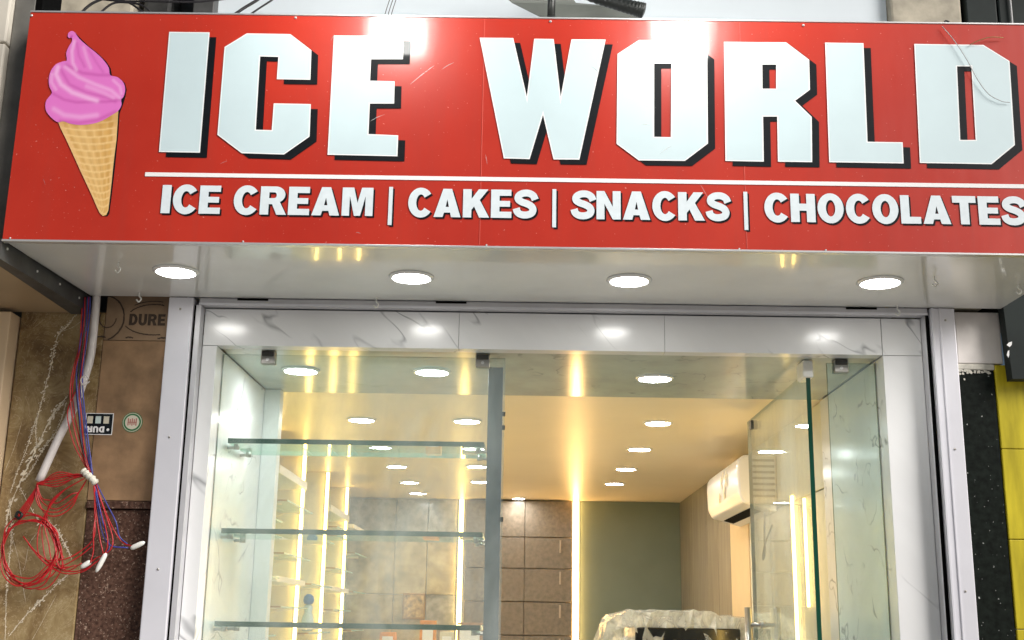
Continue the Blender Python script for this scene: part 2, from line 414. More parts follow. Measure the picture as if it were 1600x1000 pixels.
# dark recess upper left with clutter
c = thing('cluttered_recess', 'dark recess of old boards above the left end of the red sign', 'wall recess', (-1.5, 4.3, 2.72))
MB().box(-2.4, -1.30, 4.45, 4.6, 2.73, 6).build('back_board', M['dark_metal'], c)
MB().box(-1.93, -1.55, 4.3, 4.44, 3.7, 4.6, .01).build('box_panel', M['concrete'], c)
MB().box(-1.295, -1.225, 4.3, 4.45, 3.6, 4.6, .01).build('side_panel', M['upper_wall'], c)
MB().box(-1.52, -1.40, 4.32, 4.44, 3.6, 4.2, .02).build('box_panel', M['dark_metal'], c)

# ------------------------------------------------------------------ the red sign board
YS = 3.5
def sp(px, py, dy=0):
    p = at(px, py, Y=YS); return (p.x, YS - dy, p.z)
sign = thing('sign_board', 'wide red fascia sign with white block lettering and a pink ice cream cone', 'shop sign', (0, 3.8, 2.70))
X0, X1, Z0, Z1 = -1.59, 1.725, 2.709, 3.474
face = MB()
N = 40
for i in range(N):
    xa, xb = X0 + (X1 - X0) * i / N, X0 + (X1 - X0) * (i + 1) / N
    wob = lambda x: .0015 * math.sin(x * 5.1) * .0
    face.box(xa, xb, YS, YS + .004, Z0, Z1) if i == -1 else None
face.box(X0, X1, YS, YS + .006, Z0, Z1, .001)
face.build('face_panel', M['red'], sign)
MB().box(X0 + .002, X0 + .03, YS + .007, 4.15, Z0 + .004, Z1 - .005).build('side_panel', M['dark_metal'], sign)
MB().box(X1 - .03, X1 - .002, YS + .007, 4.15, Z0 + .004, Z1 - .005).build('side_panel', M['dark_metal'], sign)
MB().box(X0 + .031, X1 - .031, YS + .01, 4.15, Z1 - .02, Z1 - .006).build('top_panel', M['alu_edge'], sign)
for (xa, xb, za, zb) in ((X0 - .001, X1 + .001, Z0 - .007, Z0 - .0005), (X0, X1, Z1 + .0005, Z1 + .006)):
    MB().box(xa, xb, YS - .003, YS + .02, za, zb, .001).build('edge_trim', M['alu_edge'], sign)
for px in (50, 462, 860, 1255):
    p = at(px, 28 + (px - 462) * .0148, Y=YS)
    MB().lathe([(.0045, 0), (.0045, -.002), (.002, -.004)], (p.x, YS - .0005, p.z - (.006 if px < 60 else .0)), 8, 'Y').build('screw', M['alu_edge'], sign)
for px in (16, 380, 760, 1155, 1290):
    p = at(px, 372 + px * .0148, Y=YS)
    MB().lathe([(.003, 0), (.003, -.002), (.0015, -.003)], (p.x, YS - .0005, p.z), 8, 'Y').build('screw', M['alu_edge'], sign)

def z1(l): return [(x / 2.5, y / 2.5) for x, y in l]
def z2(l): return [(480 + x / 2.5, y / 2.5) for x, y in l]
def z3(l): return [(960 + x / 2.5, y / 2.5) for x, y in l]
BIG = {
 'I': [z1([(662, 126), (820, 128), (782, 598), (622, 595)])],
 'C': [z1([(965, 132), (1135, 135), (1217, 198), (1213, 313), (1082, 311), (1088, 224), (1017, 222), (1000, 508), (1062, 510), (1070, 405), (1215, 408), (1210, 535), (1110, 605), (945, 600), (850, 528), (878, 185)])],
 'E': [z2([(105, 140), (378, 143), (374, 233), (250, 233), (246, 317), (342, 319), (340, 406), (245, 406), (240, 525), (356, 530), (353, 612), (80, 606)])],
 'W': [z2([(674, 149), (805, 150), (858, 380), (887, 153), (963, 154), (990, 380), (1032, 155), (1166, 156), (1063, 625), (962, 624), (921, 450), (869, 623), (768, 620)])],
 'O': [z3([(12, 212), (95, 158), (290, 160), (362, 215), (365, 562), (275, 630), (95, 628), (8, 563)]), z3([(155, 250), (222, 250), (220, 537), (155, 536)])],
 'R': [z3([(427, 165), (670, 167), (760, 235), (763, 352), (705, 395), (770, 458), (772, 635), (638, 633), (635, 457), (580, 457), (583, 633), (433, 630)]), z3([(577, 254), (631, 254), (631, 348), (578, 348)])],
 'L': [z3([(822, 168), (972, 170), (988, 555), (1125, 557), (1129, 640), (838, 635)])],
 'D': [z3([(1170, 173), (1440, 177), (1542, 240), (1563, 568), (1472, 643), (1192, 638)]), z3([(1337, 261), (1393, 261), (1410, 548), (1350, 548)])],
}
def to_plane(outl): return [[(at(x, y, Y=YS).x, at(x, y, Y=YS).z) for x, y in o] for o in outl]
for k in 'ICEWORLD':
    o2 = to_plane(BIG[k])
    L = MB().poly(o2, lambda x, z: (x, YS - .003, z), inset=.0035).build('letter', [M['letter'], M['letter_edge']], sign, 'flat')
    MB().poly(o2, lambda x, z: (x + .0225, YS - .0015, z - .016), inset=0).build('letter_shadow', M['black_print'], L, 'flat')
a, b_ = at(227, 272, Y=YS), at(1600, 292, Y=YS)
zc = (a.z + b_.z) / 2
MB().box(a.x, X1 - .02, YS - .002, YS - .0005, zc - .0065, zc + .0065).build('underline', M['white_print'], sign)

def arc(cx_, cy_, rx, ry, a0, a1, n=14):
    return [(cx_ + rx * math.cos(math.radians(a0 + (a1 - a0) * i / n)), cy_ + ry * math.sin(math.radians(a0 + (a1 - a0) * i / n))) for i in range(n + 1)]
def stroke(pts, w):
    P = [Vector((x, y, 0)) for x, y in pts]; P = catmull(P, 6); Lf, Rt = [], []
    for i, p in enumerate(P):
        t = (P[min(i + 1, len(P) - 1)] - P[max(i - 1, 0)]).normalized(); n = Vector((-t.y, t.x, 0)) * w / 2
        Lf.append(((p + n).x, (p + n).y)); Rt.append(((p - n).x, (p - n).y))
    return Lf + Rt[::-1]
def g_S():
    w = .245
    up = stroke([(.73, .655), (.66, .80), (.50, .885), (.30, .875), (.165, .785), (.155, .665), (.27, .575), (.46, .505), (.60, .42), (.655, .30), (.60, .175), (.43, .115), (.25, .13), (.13, .215), (.085, .345)], w)
    return [up]
G = {
 'I': (.30, [[(0, 0), (.30, 0), (.30, 1), (0, 1)]]),
 'E': (.70, [[(0, 0), (.70, 0), (.70, .22), (.29, .22), (.29, .395), (.65, .395), (.65, .60), (.29, .60), (.29, .78), (.69, .78), (.69, 1), (0, 1)]]),
 'C': (.80, [arc(.43, .5, .43, .53, 37, 323, 26) + [(.80 - .02, .5 - .19)][:0] + arc(.43, .5, .155, .29, 322, 38, 18)]),
 'R': (.86, [[(0, 0), (0, 1)] + arc(.50, .71, .32, .29, 90, -62, 14) + [(.70, .36), (.88, 0), (.56, 0), (.40, .37), (.29, .37), (.29, 0)],
             [(.29, .79), (.29, .585)] + arc(.46, .6875, .075, .1025, -90, 90, 6)]),
 'A': (.92, [[(0, 0), (.31, 1), (.61, 1), (.92, 0), (.60, 0), (.56, .16), (.355, .16), (.31, 0)], [(.405, .36), (.515, .36), (.46, .63)]]),
 'M': (1.02, [[(0, 0), (0, 1), (.38, 1), (.51, .46), (.64, 1), (1.02, 1), (1.02, 0), (.77, 0), (.77, .70), (.61, 0), (.41, 0), (.25, .70), (.25, 0)]]),
 'K': (.88, [[(0, 0), (0, 1), (.29, 1), (.29, .66), (.53, 1), (.86, 1), (.57, .62), (.90, 0), (.56, 0), (.38, .39), (.29, .27), (.29, 0)]]),
 'S': (.77, g_S()),
 'N': (.82, [[(0, 0), (0, 1), (.27, 1), (.55, .45), (.55, 1), (.82, 1), (.82, 0), (.55, 0), (.27, .55), (.27, 0)]]),
 'H': (.82, [[(0, 0), (0, 1), (.29, 1), (.29, .65), (.53, .65), (.53, 1), (.82, 1), (.82, 0), (.53, 0), (.53, .40), (.29, .40), (.29, 0)]]),
 'O': (.87, [arc(.435, .5, .435, .53, 0, 352, 28), arc(.435, .5, .155, .29, 352, 0, 20)]),
 'L': (.66, [[(0, 0), (.66, 0), (.66, .24), (.29, .24), (.29, 1), (0, 1)]]),
 'T': (.78, [[(.245, 0), (.535, 0), (.535, .76), (.78, .76), (.78, 1), (0, 1), (0, .76), (.245, .76)]]),
 'D': (.80, [[(0, 0), (0, 1)] + arc(.36, .5, .44, .5, 90, -90, 18), [(.29, .78), (.29, .22)] + arc(.36, .5, .16, .28, -90, 90, 10)]),
 'U': (.80, [[(0, 1), (.28, 1), (.28, .42)] + arc(.40, .40, .12, .18, 180, 360, 10) + [(.52, 1), (.80, 1)] + arc(.40, .36, .40, .38, 0, -180, 18)]),
}
def word(txt, px0, px1, z0, z1_, parent, ws=.36):
    x0, x1 = at(px0, 312 + .0148 * (px0 - 300), Y=YS).x, at(px1, 312 + .0148 * (px1 - 300), Y=YS).x
    gap = .075; total = 0
    for i, ch in enumerate(txt): total += ws if ch == ' ' else G[ch][0] + gap
    total -= gap; sx = (x1 - x0) / total; h = z1_ - z0; x = x0
    for ch in txt:
        if ch == ' ': x += ws * sx; continue
        gw, outl = G[ch]
        o2 = [[(x + u * sx, z0 + v * h) for u, v in o] for o in outl]
        l = MB().poly(o2, lambda X, Z: (X, YS - .003, Z)).build('letter', M['small_letter'], parent, 'flat')
        MB().poly(o2, lambda X, Z: (X + .0055, YS - .0015, Z - .0050)).build('letter_shadow', M['black_print'], l, 'flat')
        x += (gw + gap) * sx
ZB, ZT = 2.799, 2.891
for t, p0, p1 in (('ICE CREAM', 253, 583), ('CAKES', 638, 838), ('SNACKS', 893, 1139), ('CHOCOLATES', 1194, 1601)):
    word(t, p0, p1, ZB, ZT, sign, .36)
for px in (610, 866, 1165):
    p = at(px, 325, Y=YS)
    l = MB().box(p.x - .006, p.x + .006, YS - .003, YS - .0025, ZB - .028, ZT + .004).build('separator', M['small_letter'], sign)
    MB().box(p.x - .0005, p.x + .0115, YS - .0015, YS - .001, ZB - .033, ZT - .001).build('separator_shadow', M['black_print'], l)

# printed ice cream picture
def z8(l): return [(40 + x / 3.125, 30 + y / 3.125) for x, y in l]
def segd(p, a, b):
    ax, ay = a; bx, by = b; px, py = p; dx, dy = bx - ax, by - ay
    t = max(0, min(1, ((px - ax) * dx + (py - ay) * dy) / (dx * dx + dy * dy + 1e-9)))
    return math.hypot(px - ax - dx * t, py - ay - dy * t), t
def prof(p, line, w):
    best = 1e9
    for i in range(len(line) - 1):
        d, t = segd(p, line[i], line[i + 1])
        best = min(best, d)
    return math.exp(-(best / w) ** 2)
def picture(name, outline, step, colour, dy, smooth_outline=True, parent=None):
    if smooth_outline:
        P = catmull([Vector((x, y, 0)) for x, y in outline + [outline[0]]], 3)[:-1]; outline = [(p.x, p.y) for p in P]
    xs = [p[0] for p in outline]; ys = [p[1] for p in outline]
    V = [Vector(p) for p in outline]; n = len(V)
    x = min(xs)
    def inside(px_, py_):
        c_ = False; j = n - 1
        for i in range(n):
            if (V[i].y > py_) != (V[j].y > py_) and px_ < (V[j].x - V[i].x) * (py_ - V[i].y) / (V[j].y - V[i].y) + V[i].x: c_ = not c_
            j = i
        return c_
    while x < max(xs):
        y = min(ys)
        while y < max(ys):
            if inside(x, y): V.append(Vector((x, y)))
            y += step
        x += step
    vo, eo, fo, *_ = delaunay_2d_cdt(V, [(i, (i + 1) % n) for i in range(n)], [], 1, 1e-4)
    me = bpy.data.meshes.new(name)
    off = wloc(parent)
    co = []
    for v in vo:
        q = at(40 + v.x / 3.125, 30 + v.y / 3.125, Y=YS); co.append((q.x - off.x, YS - dy - off.y, q.z - off.z))
    me.from_pydata(co, [], [f[::-1] for f in fo]); me.update()
    if me.polygons and me.polygons[0].normal.y > 0: me.flip_normals()
    ca = me.color_attributes.new('Print', 'FLOAT_COLOR', 'POINT')
    for i, v in enumerate(vo): ca.data[i].color = (*colour(v.x, v.y), 1)
    me.materials.append(M['print'])
    o = bpy.data.objects.new(name, me); COL.objects.link(o); o.parent = parent; return o
CONE = [(158, 498), (175, 540), (200, 590), (225, 645), (250, 700), (275, 755), (300, 808), (325, 862), (348, 915), (362, 946), (378, 962), (396, 957), (405, 935), (413, 870), (421, 800), (428, 730), (436, 660), (445, 590), (450, 520), (454, 450), (400, 470), (300, 500)]
def cone_col(x, y):
    base = Vector((.72, .42, .13)); lite = Vector((.88, .62, .28)); dark = Vector((.46, .22, .05))
    cxl = 158 + (y - 498) * .47; cxr = 455 - (y - 450) * .105; u = (x - cxl) / max(8, cxr - cxl)
    c_ = base.lerp(lite, max(0, 1 - abs(u - .35) * 2) * .5)
    row = (y + (u - .5) ** 2 * 60) / 34.0; fr = row % 1
    colm = u * 6 + (.5 if int(row) % 2 else 0)
    g = math.exp(-((fr - .0) / .13) ** 2) + math.exp(-((fr - 1) / .13) ** 2)
    h = math.exp(-(((colm % 1) - .5) / .09) ** 2) * .45
    patch = .5 + .5 * math.sin(colm * 5.1 + int(row) * 2.3)
    c_ = c_.lerp(lite, min(1, g * .75 + h)); c_ = c_.lerp(dark, (1 - min(1, g)) * .35 * patch)
    if u < .08 or u > .93: c_ = c_.lerp(Vector((.86, .55, .25)), .6)
    if y < 545 - abs(x - 300) * .1: c_ = c_.lerp(dark, .35 * max(0, min(1, (545 - y) / 50)))
    return tuple(c_)
PINK = [(207, 85), (212, 68), (228, 60), (243, 68), (262, 95), (300, 130), (350, 170), (385, 205), (408, 240), (415, 275), (450, 285), (478, 310), (488, 345), (480, 380), (468, 395), (470, 420), (455, 448), (430, 465), (380, 495), (330, 512), (270, 518), (220, 512), (185, 500), (160, 505), (130, 485), (105, 455), (98, 425), (105, 395), (130, 362), (118, 330), (115, 295), (125, 255), (150, 222), (185, 208), (203, 203), (200, 170), (210, 140), (228, 110), (226, 92), (215, 95)]
LI = [([(160, 235), (150, 270), (175, 320), (230, 360), (300, 385), (350, 400)], 11, .75), ([(195, 235), (260, 285), (340, 320), (420, 350), (460, 385)], 9, .55), ([(240, 110), (228, 160), (232, 215), (250, 250)], 8, .6), ([(285, 140), (300, 190), (320, 240)], 8, .4), ([(140, 440), (190, 470), (270, 480), (350, 470)], 12, .45), ([(130, 270), (128, 310), (150, 345)], 7, .5), ([(430, 300), (462, 330), (470, 365)], 7, .5), ([(300, 330), (380, 360), (430, 385)], 10, .4)]
DK = [([(130, 362), (190, 395), (250, 408), (340, 405), (400, 405), (468, 395)], 7, .55), ([(175, 250), (215, 320), (300, 360), (400, 385), (440, 405)], 7, .5), ([(200, 225), (280, 265), (360, 275), (415, 275)], 8, .55), ([(252, 120), (262, 180), (290, 235)], 6, .45), ([(310, 150), (345, 210), (380, 260)], 6, .4), ([(228, 84), (222, 90)], 5, .9), ([(170, 500), (260, 508), (350, 495), (440, 455)], 9, .5)]
def pink_col(x, y):
    c_ = Vector((.77, .20, .60))
    for l, w_, k in DK: c_ = c_.lerp(Vector((.52, .07, .36)), prof((x, y), l, w_) * k)
    for l, w_, k in LI: c_ = c_.lerp(Vector((.93, .55, .84)), prof((x, y), l, w_) * k)
    return tuple(c_)
pic = MB().poly(to_plane([z8([(238, 64), (270, 96), (306, 131), (356, 171), (392, 206), (415, 241), (421, 277), (456, 287), (484, 312), (493, 345), (486, 382), (474, 420), (458, 462), (452, 560), (436, 720), (420, 860), (408, 950), (398, 964), (384, 962), (376, 720), (380, 480), (300, 200)])]),
                lambda x, z: (x + .001, YS - .001, z)).build('ice_cream_picture', M['black_print'], sign, 'flat')
picture('waffle_cone', CONE, 5, cone_col, .0025, False, pic)
picture('pink_swirl', PINK, 7, pink_col, .0032, True, pic)

for (x, y, l_, a, w_) in ((660, 118, 48, -38, 1.3), (700, 104, 22, -30, 1), (1008, 196, 14, 5, 1), (1015, 168, 20, 10, .8), (590, 185, 26, -25, 1), (1100, 300, 30, 60, .7), (520, 60, 12, -60, .8), (930, 110, 16, 40, .7), (760, 250, 16, 80, .8), (1290, 70, 10, 20, .8), (1040, 235, 22, -35, .9), (70, 285, 10, 70, .8), (560, 365, 8, 10, 1.2), (350, 255, 12, -20, .7)):
    dx, dy = l_ / 2 * math.cos(math.radians(a)), l_ / 2 * math.sin(math.radians(a))
    A, B = at(x - dx, y - dy, Y=YS), at(x + dx, y + dy, Y=YS); C_ = (A + B) / 2 + Vector((0, 0, .002))
    MB().ribbon([A, C_, B], lambda t: .0018 * w_ * (.2 + math.sin(math.pi * t)), YS - .0045, .3).build('scuff', M['scuff'], sign, 'flat')
for px in (757, 1156):
    A, B = at(px, 50, Y=YS), at(px + 1, 380, Y=YS)
    MB().box(A.x - .0012, A.x + .0012, YS - .0012, YS - .0004, Z0 + .003, Z1 - .003, .0003).build('vinyl_seam', M['seam'], sign)
# soffit under the sign
ZS = 2.71
sb = MB()
seams = [-1.585, 1.722]
for i in range(len(seams) - 1):
    xa, xb = seams[i] + (.0012 if i else 0), seams[i + 1] - .0012
    xla = -1.54 if i == 0 else xa
    sb = MB().hexa([(xa, YS + .012, ZS - .004), (xb, YS + .012, ZS - .004), (1.712, 4.145, ZS - .004), (xla, 4.145, ZS - .004),
                    (xa, YS + .012, ZS + .0), (xb, YS + .012, ZS + .0), (1.712, 4.145, ZS + .0), (xla, 4.145, ZS + .0)])
    sb.build('soffit_panel', M['soffit'], sign)

# downlights
def downlight(x, y, z, r, label, group, dm, name='downlight'):
    d = thing(name, label, 'downlight', (x, y, z), group)
    MB().lathe([(r * 1.18, 0), (r * 1.18, -.003), (r * 1.04, -.009), (r * .99, -.008), (r * .99, 0)], (x, y, z), 40).build('trim_ring', M['letter_edge'], d)
    MB().lathe([(r * .98, -.001), (r * .98, -.0065), (r * .5, -.0075)], (x, y, z), 40).build('diffuser', dm, d)
    return d
gs = 'round downlights in the soffit under the sign'
for px, py, lab in ((275, 423, 'leftmost lit downlight in the soffit under the sign'), (643, 432, 'second downlight from the left in the sign soffit, above the left window'),
                    (983, 437, 'third downlight from the left in the sign soffit, above the doorway'), (1375, 440, 'rightmost lit downlight in the soffit under the sign')):
    p = at(px, py, Z=ZS - .004); downlight(p.x, p.y, ZS - .0045, .064, lab, gs, M['diffuser'])
# hooks
for px, py, lab in ((185, 410, 'small steel hook left of the leftmost soffit downlight'), (218, 457, 'small steel hook at the rear edge of the soffit over the brown tiles'),
                    (588, 466, 'small steel hook at the rear edge of the soffit over the left window'), (1460, 432, 'small steel hook near the rightmost soffit downlight'), (1402, 478, 'small hook at the rear of the soffit over the right marble jamb'), (1591, 444, 'small hook at the far right end of the soffit')):
    p = at(px, py, Z=ZS - .004); x, y, z = p
    t = MB().tube([(x, y, z), (x, y, z - .012), (x + .008, y, z - .024), (x, y, z - .034), (x - .009, y, z - .026)], .0028, 6)
    solo('ceiling_hook', t, M['connector'], lab, 'hook', 'little hooks under the soffit')

# the two floodlights whose reflections blaze on the top of the sign
for x, lab in ((-.475, 'white floodlight on an arm in front of the sign, over the letter E'), (.585, 'white floodlight on an arm in front of the sign, over the letter O')):
    f = thing('floodlight', lab, 'floodlight', (x, 2.9, 3.62), 'floodlights over the sign')
    zc_ = 3.735; a_ = math.radians(20)
    def q(u, v, d):
        return (x + u, 2.9 + v * math.sin(a_) - d * math.cos(a_) * -1, zc_ + v * math.cos(a_) - d * math.sin(a_))
    hw, hh = .105, .085
    MB().hexa([q(-hw - .015, -hh - .015, -.03), q(hw + .015, -hh - .015, -.03), q(hw + .015, -hh - .015, -.001), q(-hw - .015, -hh - .015, -.001),
               q(-hw - .015, hh + .015, -.03), q(hw + .015, hh + .015, -.03), q(hw + .015, hh + .015, -.001), q(-hw - .015, hh + .015, -.001)]).build('housing', M['dark_metal'], f)
    MB().hexa([q(-hw, -hh, 0), q(hw, -hh, 0), q(hw, -hh, .004), q(-hw, -hh, .004), q(-hw, hh, 0), q(hw, hh, 0), q(hw, hh, .004), q(-hw, hh, .004)]).build('led_panel', M['flood'], f)
    MB().tube([(x, 2.86, 3.80), (x, 3.0, 4.12), (x, 3.4, 4.3), (x, 4.22, 4.35)], .014, 8).build('arm', M['dark_metal'], f)

# ------------------------------------------------------------------ shop front
ms = thing('marble_surround', 'white veined marble surround framing the glass shop front', 'door surround', (0, 4.2, .15))
MB().box(-1.14, -1.088, 4.2, 5.12, .15, 2.541, .001).build('jamb', M['marble'], ms)
MB().box(1.300, 1.44, 4.2, 5.12, .15, 2.541, .001).build('jamb', M['marble'], ms)
xs = [-1.14, -.22, .52, 1.298]
for i in range(3): MB().box(xs[i] + .0006, xs[i + 1] - .0006, 4.2, 4.26, 2.543, 2.678, .0008).build('lintel_slab', M['marble'], ms)
MB().box(1.300, 1.44, 4.2, 4.26, 2.543, 2.678, .0008).build('lintel_slab', M['marble'], ms)
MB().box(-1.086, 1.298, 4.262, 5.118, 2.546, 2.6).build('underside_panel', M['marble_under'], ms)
MB().box(-1.087, -1.02, 5.05, 5.119, .15, 2.544, .002).build('inner_edge', M['interior_white'], ms)
# channel trim under soffit
ct = thing('shutter_channel', 'pale aluminium channel running under the back edge of the soffit', 'shutter channel', (0, 4.17, 2.68))
MB().box(-1.150, 1.452, 4.150, 4.198, 2.681, 2.7055, .002).build('channel', M['guide'], ct)
MB().box(-1.150, 1.452, 4.146, 4.149, 2.679, 2.6865).build('lip', M['column'], ct)
for px in (395, 705, 1345):
    p = at(px, 470, Y=4.15); MB().box(p.x - .055, p.x + .055, 4.1465, 4.149, 2.6975, 2.7045).build('slot', M['gap'], ct)
# columns
gc = 'white aluminium columns flanking the shop front'
for (xa, xb, lab, sgn) in ((-1.257, -1.168, 'tall white aluminium column left of the shop front beside the brown tiles', 1), (1.458, 1.545, 'tall white aluminium column right of the shop front beside the black granite', -1)):
    t = thing('aluminium_column', lab, 'column', ((xa + xb) / 2, 4.15, 0), gc)
    MB().box(xa, xb, 4.14, 4.3, 0, 2.704, .004).build('column_shaft', M['column'], t)
    if sgn < 0:
        MB().box(xa + .030, xa + .036, 4.136, 4.1405, 0, 2.703, .001).build('rib', M['column'], t)
        MB().box(xa + .002, xa + .010, 4.134, 4.1405, 0, 2.703, .001).build('rib', M['column'], t)
for (xa, xb, lab, ga, gb) in ((-1.160, -1.141, 'narrow grey shutter guide rail at the left edge of the marble', -1.1675, -1.1605), (1.4405, 1.4425, 'narrow grey shutter guide rail at the right edge of the marble', 1.4425, 1.4575)):
    t = thing('shutter_guide', lab, 'guide rail', ((xa + xb) / 2, 4.17, 0), 'shutter guide rails')
    MB().box(xa, xb, 4.150, 4.199, 0, 2.679, .0015).build('rail', M['guide'], t)
    MB().box(ga, gb, 4.156, 4.199, 0, 2.679).build('seal', M['gap'], t)
for (x, z) in ((-1.213, 2.66), (-1.213, 2.2), (-1.213, 1.75), (1.51, 2.66), (1.51, 2.2), (1.51, 1.72)):
    MB().lathe([(.0042, 0), (.0042, -.0015), (.002, -.003)], (x, 4.1398, z), 8, 'Y').build('screw', M['steel'], [o for o in COL.objects if o.name.startswith('aluminium_column')][0 if x < 0 else 1])
# building body round the room
bd = thing('shop_building', 'shop building with the brightly lit room behind the glass front', 'building', (0, 7, .15))
MB().box(-1.7, -1.515, 4.64, 9.95, -.2, 2.9).build('side_wall', M['interior_white'], bd)
MB().box(1.332, 1.6, 5.12, 9.95, -.2, 2.9).build('side_wall', M['interior_white'], bd)
MB().box(-1.513, 1.33, 9.83, 9.95, -.2, 2.9).build('back_wall', M['interior_white'], bd)
MB().box(-1.72, 1.75, 4.3, 9.95, 2.901, 3.1).build('roof_slab', M['concrete'], bd)
MB().box(-1.513, -1.142, 5.0, 5.118, .15, 2.545).build('front_return', M['interior_white'], bd)

# left street wall
YW = 4.2
tw = thing('brown_tile_wall', 'brown tiled wall strip with faded carton print left of the white column', 'tiled wall', (-1.38, 4.25, 0))
MB().box(-1.499, -1.259, YW, 4.3, 1.984, 2.555, .002).build('tile', M['brown_tile'], tw)
MB().box(-1.499, -1.259, YW + .002, 4.3, 2.557, 2.73, .002).build('tile', M['brown_card'], tw)
MB().box(-1.499, -1.259, YW - .004, 4.3, 1.956, 1.982, .003).build('ledge', M['brown_granite'], tw)
MB().box(-1.499, -1.259, YW + .01, 4.3, 0, 1.954, .002).build('granite_panel', M['brown_granite'], tw)
st = None
def gl(txt, px0, px1, z0, z1_, Y, parent, m, name='letter', flip=False):
    gap = .09; tot = sum(G[c_][0] + gap for c_ in txt) - gap
    x0, x1 = px0, px1; sx = (x1 - x0) / tot; x = 0
    for c_ in txt:
        gw, outl = G[c_]
        if flip: o2 = [[(x1 - (x + u * sx), z1_ - v * (z1_ - z0)) for u, v in o] for o in outl]
        else: o2 = [[(x0 + x + u * sx, z0 + v * (z1_ - z0)) for u, v in o] for o in outl]
        MB().poly(o2, lambda X, Z: (X, Y, Z)).build(name, m, parent, 'flat'); x += (gw + gap) * sx
p0, p1 = at(201, 508, Y=YW), at(259, 491, Y=YW)
gl('DURE', p0.x, p1.x, p0.z, p1.z, YW + .0005, tw, M['stamp'])
def ring_line(cx_, cz_, rx, rz, a0, a1, w_, Y, parent, m):
    o = MB(); pts = [Vector((cx_ + rx * math.cos(math.radians(t)), Y, cz_ + rz * math.sin(math.radians(t)))) for t in [a0 + (a1 - a0) * i / 18 for i in range(19)]]
    o.ribbon(pts, w_, Y, .2, 2).build('stamp_line', m, parent, 'flat')
pc = at(160, 497, Y=YW)
ring_line(pc.x, pc.z, .078, .085, -70, 90, .006, YW + .0005, tw, M['stamp'])
ring_line(pc.x + .02, pc.z, .03, .035, 150, 360, .004, YW + .0005, tw, M['stamp'])
pc = at(240, 500, Y=YW)
ring_line(pc.x, pc.z, .10, .058, 70, 150, .004, YW + .0005, tw, M['stamp'])
ring_line(pc.x, pc.z, .115, .07, 75, 130, .003, YW + .0005, tw, M['stamp'])
ring_line(pc.x, pc.z, .11, .055, 205, 285, .004, YW + .0005, tw, M['stamp'])
for px0_, px1_, py in ((150, 165, 527), (196, 208, 528), (246, 262, 529)):
    a, b_ = at(px0_, py, Y=YW), at(px1_, py, Y=YW)
    MB().ribbon([a, (a + b_) / 2 + Vector((0, 0, .003)), b_], .005, YW + .0005, .3).build('stamp_line', M['stamp'], tw, 'flat')
# stickers
def pxbox(x0, y0, x1, y1, Y):
    a, b_ = at(x0, y1, Y=Y), at(x1, y0, Y=Y); return a.x, b_.x, a.z, b_.z
sk = thing('black_sticker', 'upside-down black sticker with white marks on the brown tile', 'sticker', (*at(155, 679, Y=YW - .001),))
xa, xb, za, zb = pxbox(133, 647, 177, 678, YW)
MB().box(xa, xb, YW - .0015, YW - .0005, za, zb).build('label_sheet', M['black_gloss'], sk)
MB().box(xa - .0025, xb + .0025, YW - .0012, YW - .0003, za - .0025, zb + .0025).build('border', M['white_print'], sk)
gl('DUR', xa + .004, xa + (xb - xa) * .72, za + .006, za + (zb - za) * .38, YW - .0022, sk, M['white_print'], flip=True)
w3 = (xb - xa)
for i, mm in enumerate((M['sticker_cream'], M['clear_plastic'], M['sticker_cream'])):
    MB().box(xa + w3 * (.04 + .31 * i), xa + w3 * (.25 + .31 * i), YW - .0025, YW - .0018, za + (zb - za) * .52, za + (zb - za) * .88, .0008).build('icon', mm, sk)
MB().lathe([(.005, 0), (.005, -.001)], (xa + w3 * .86, YW - .0018, za + (zb - za) * .22), 12, 'Y').build('icon', M['white_print'], sk)
pc = at(207, 660, Y=YW)
rs = thing('round_sticker', 'small round green and cream sticker on the brown tile', 'sticker', (pc.x, YW - .001, pc.z - .036))
MB().lathe([(.036, 0), (.036, -.001)], (pc.x, YW - .0003, pc.z), 32, 'Y').build('green_rim', M['sticker_green'], rs)
MB().lathe([(.0335, 0), (.0335, -.001)], (pc.x, YW - .0015, pc.z), 32, 'Y').build('pale_band', M['sticker_cream'], rs)
MB().lathe([(.031, 0), (.031, -.001)], (pc.x, YW - .0022, pc.z), 32, 'Y').build('green_band', M['sticker_green'], rs)
MB().lathe([(.025, 0), (.025, -.001)], (pc.x, YW - .0029, pc.z), 32, 'Y').build('centre', M['sticker_cream'], rs)
for k in range(5):
    x = pc.x - .014 + k * .007
    MB().box(x - .0018, x + .0018, YW - .0042, YW - .0038, pc.z - .012 + .003 * (k % 2), pc.z + .011 + .003 * ((k + 1) % 2)).build('mark', M['red_ink'], rs)
MB().box(pc.x - .016, pc.x + .016, YW - .0042, YW - .0038, pc.z - .0012, pc.z + .0012).build('mark', M['red_ink'], rs)

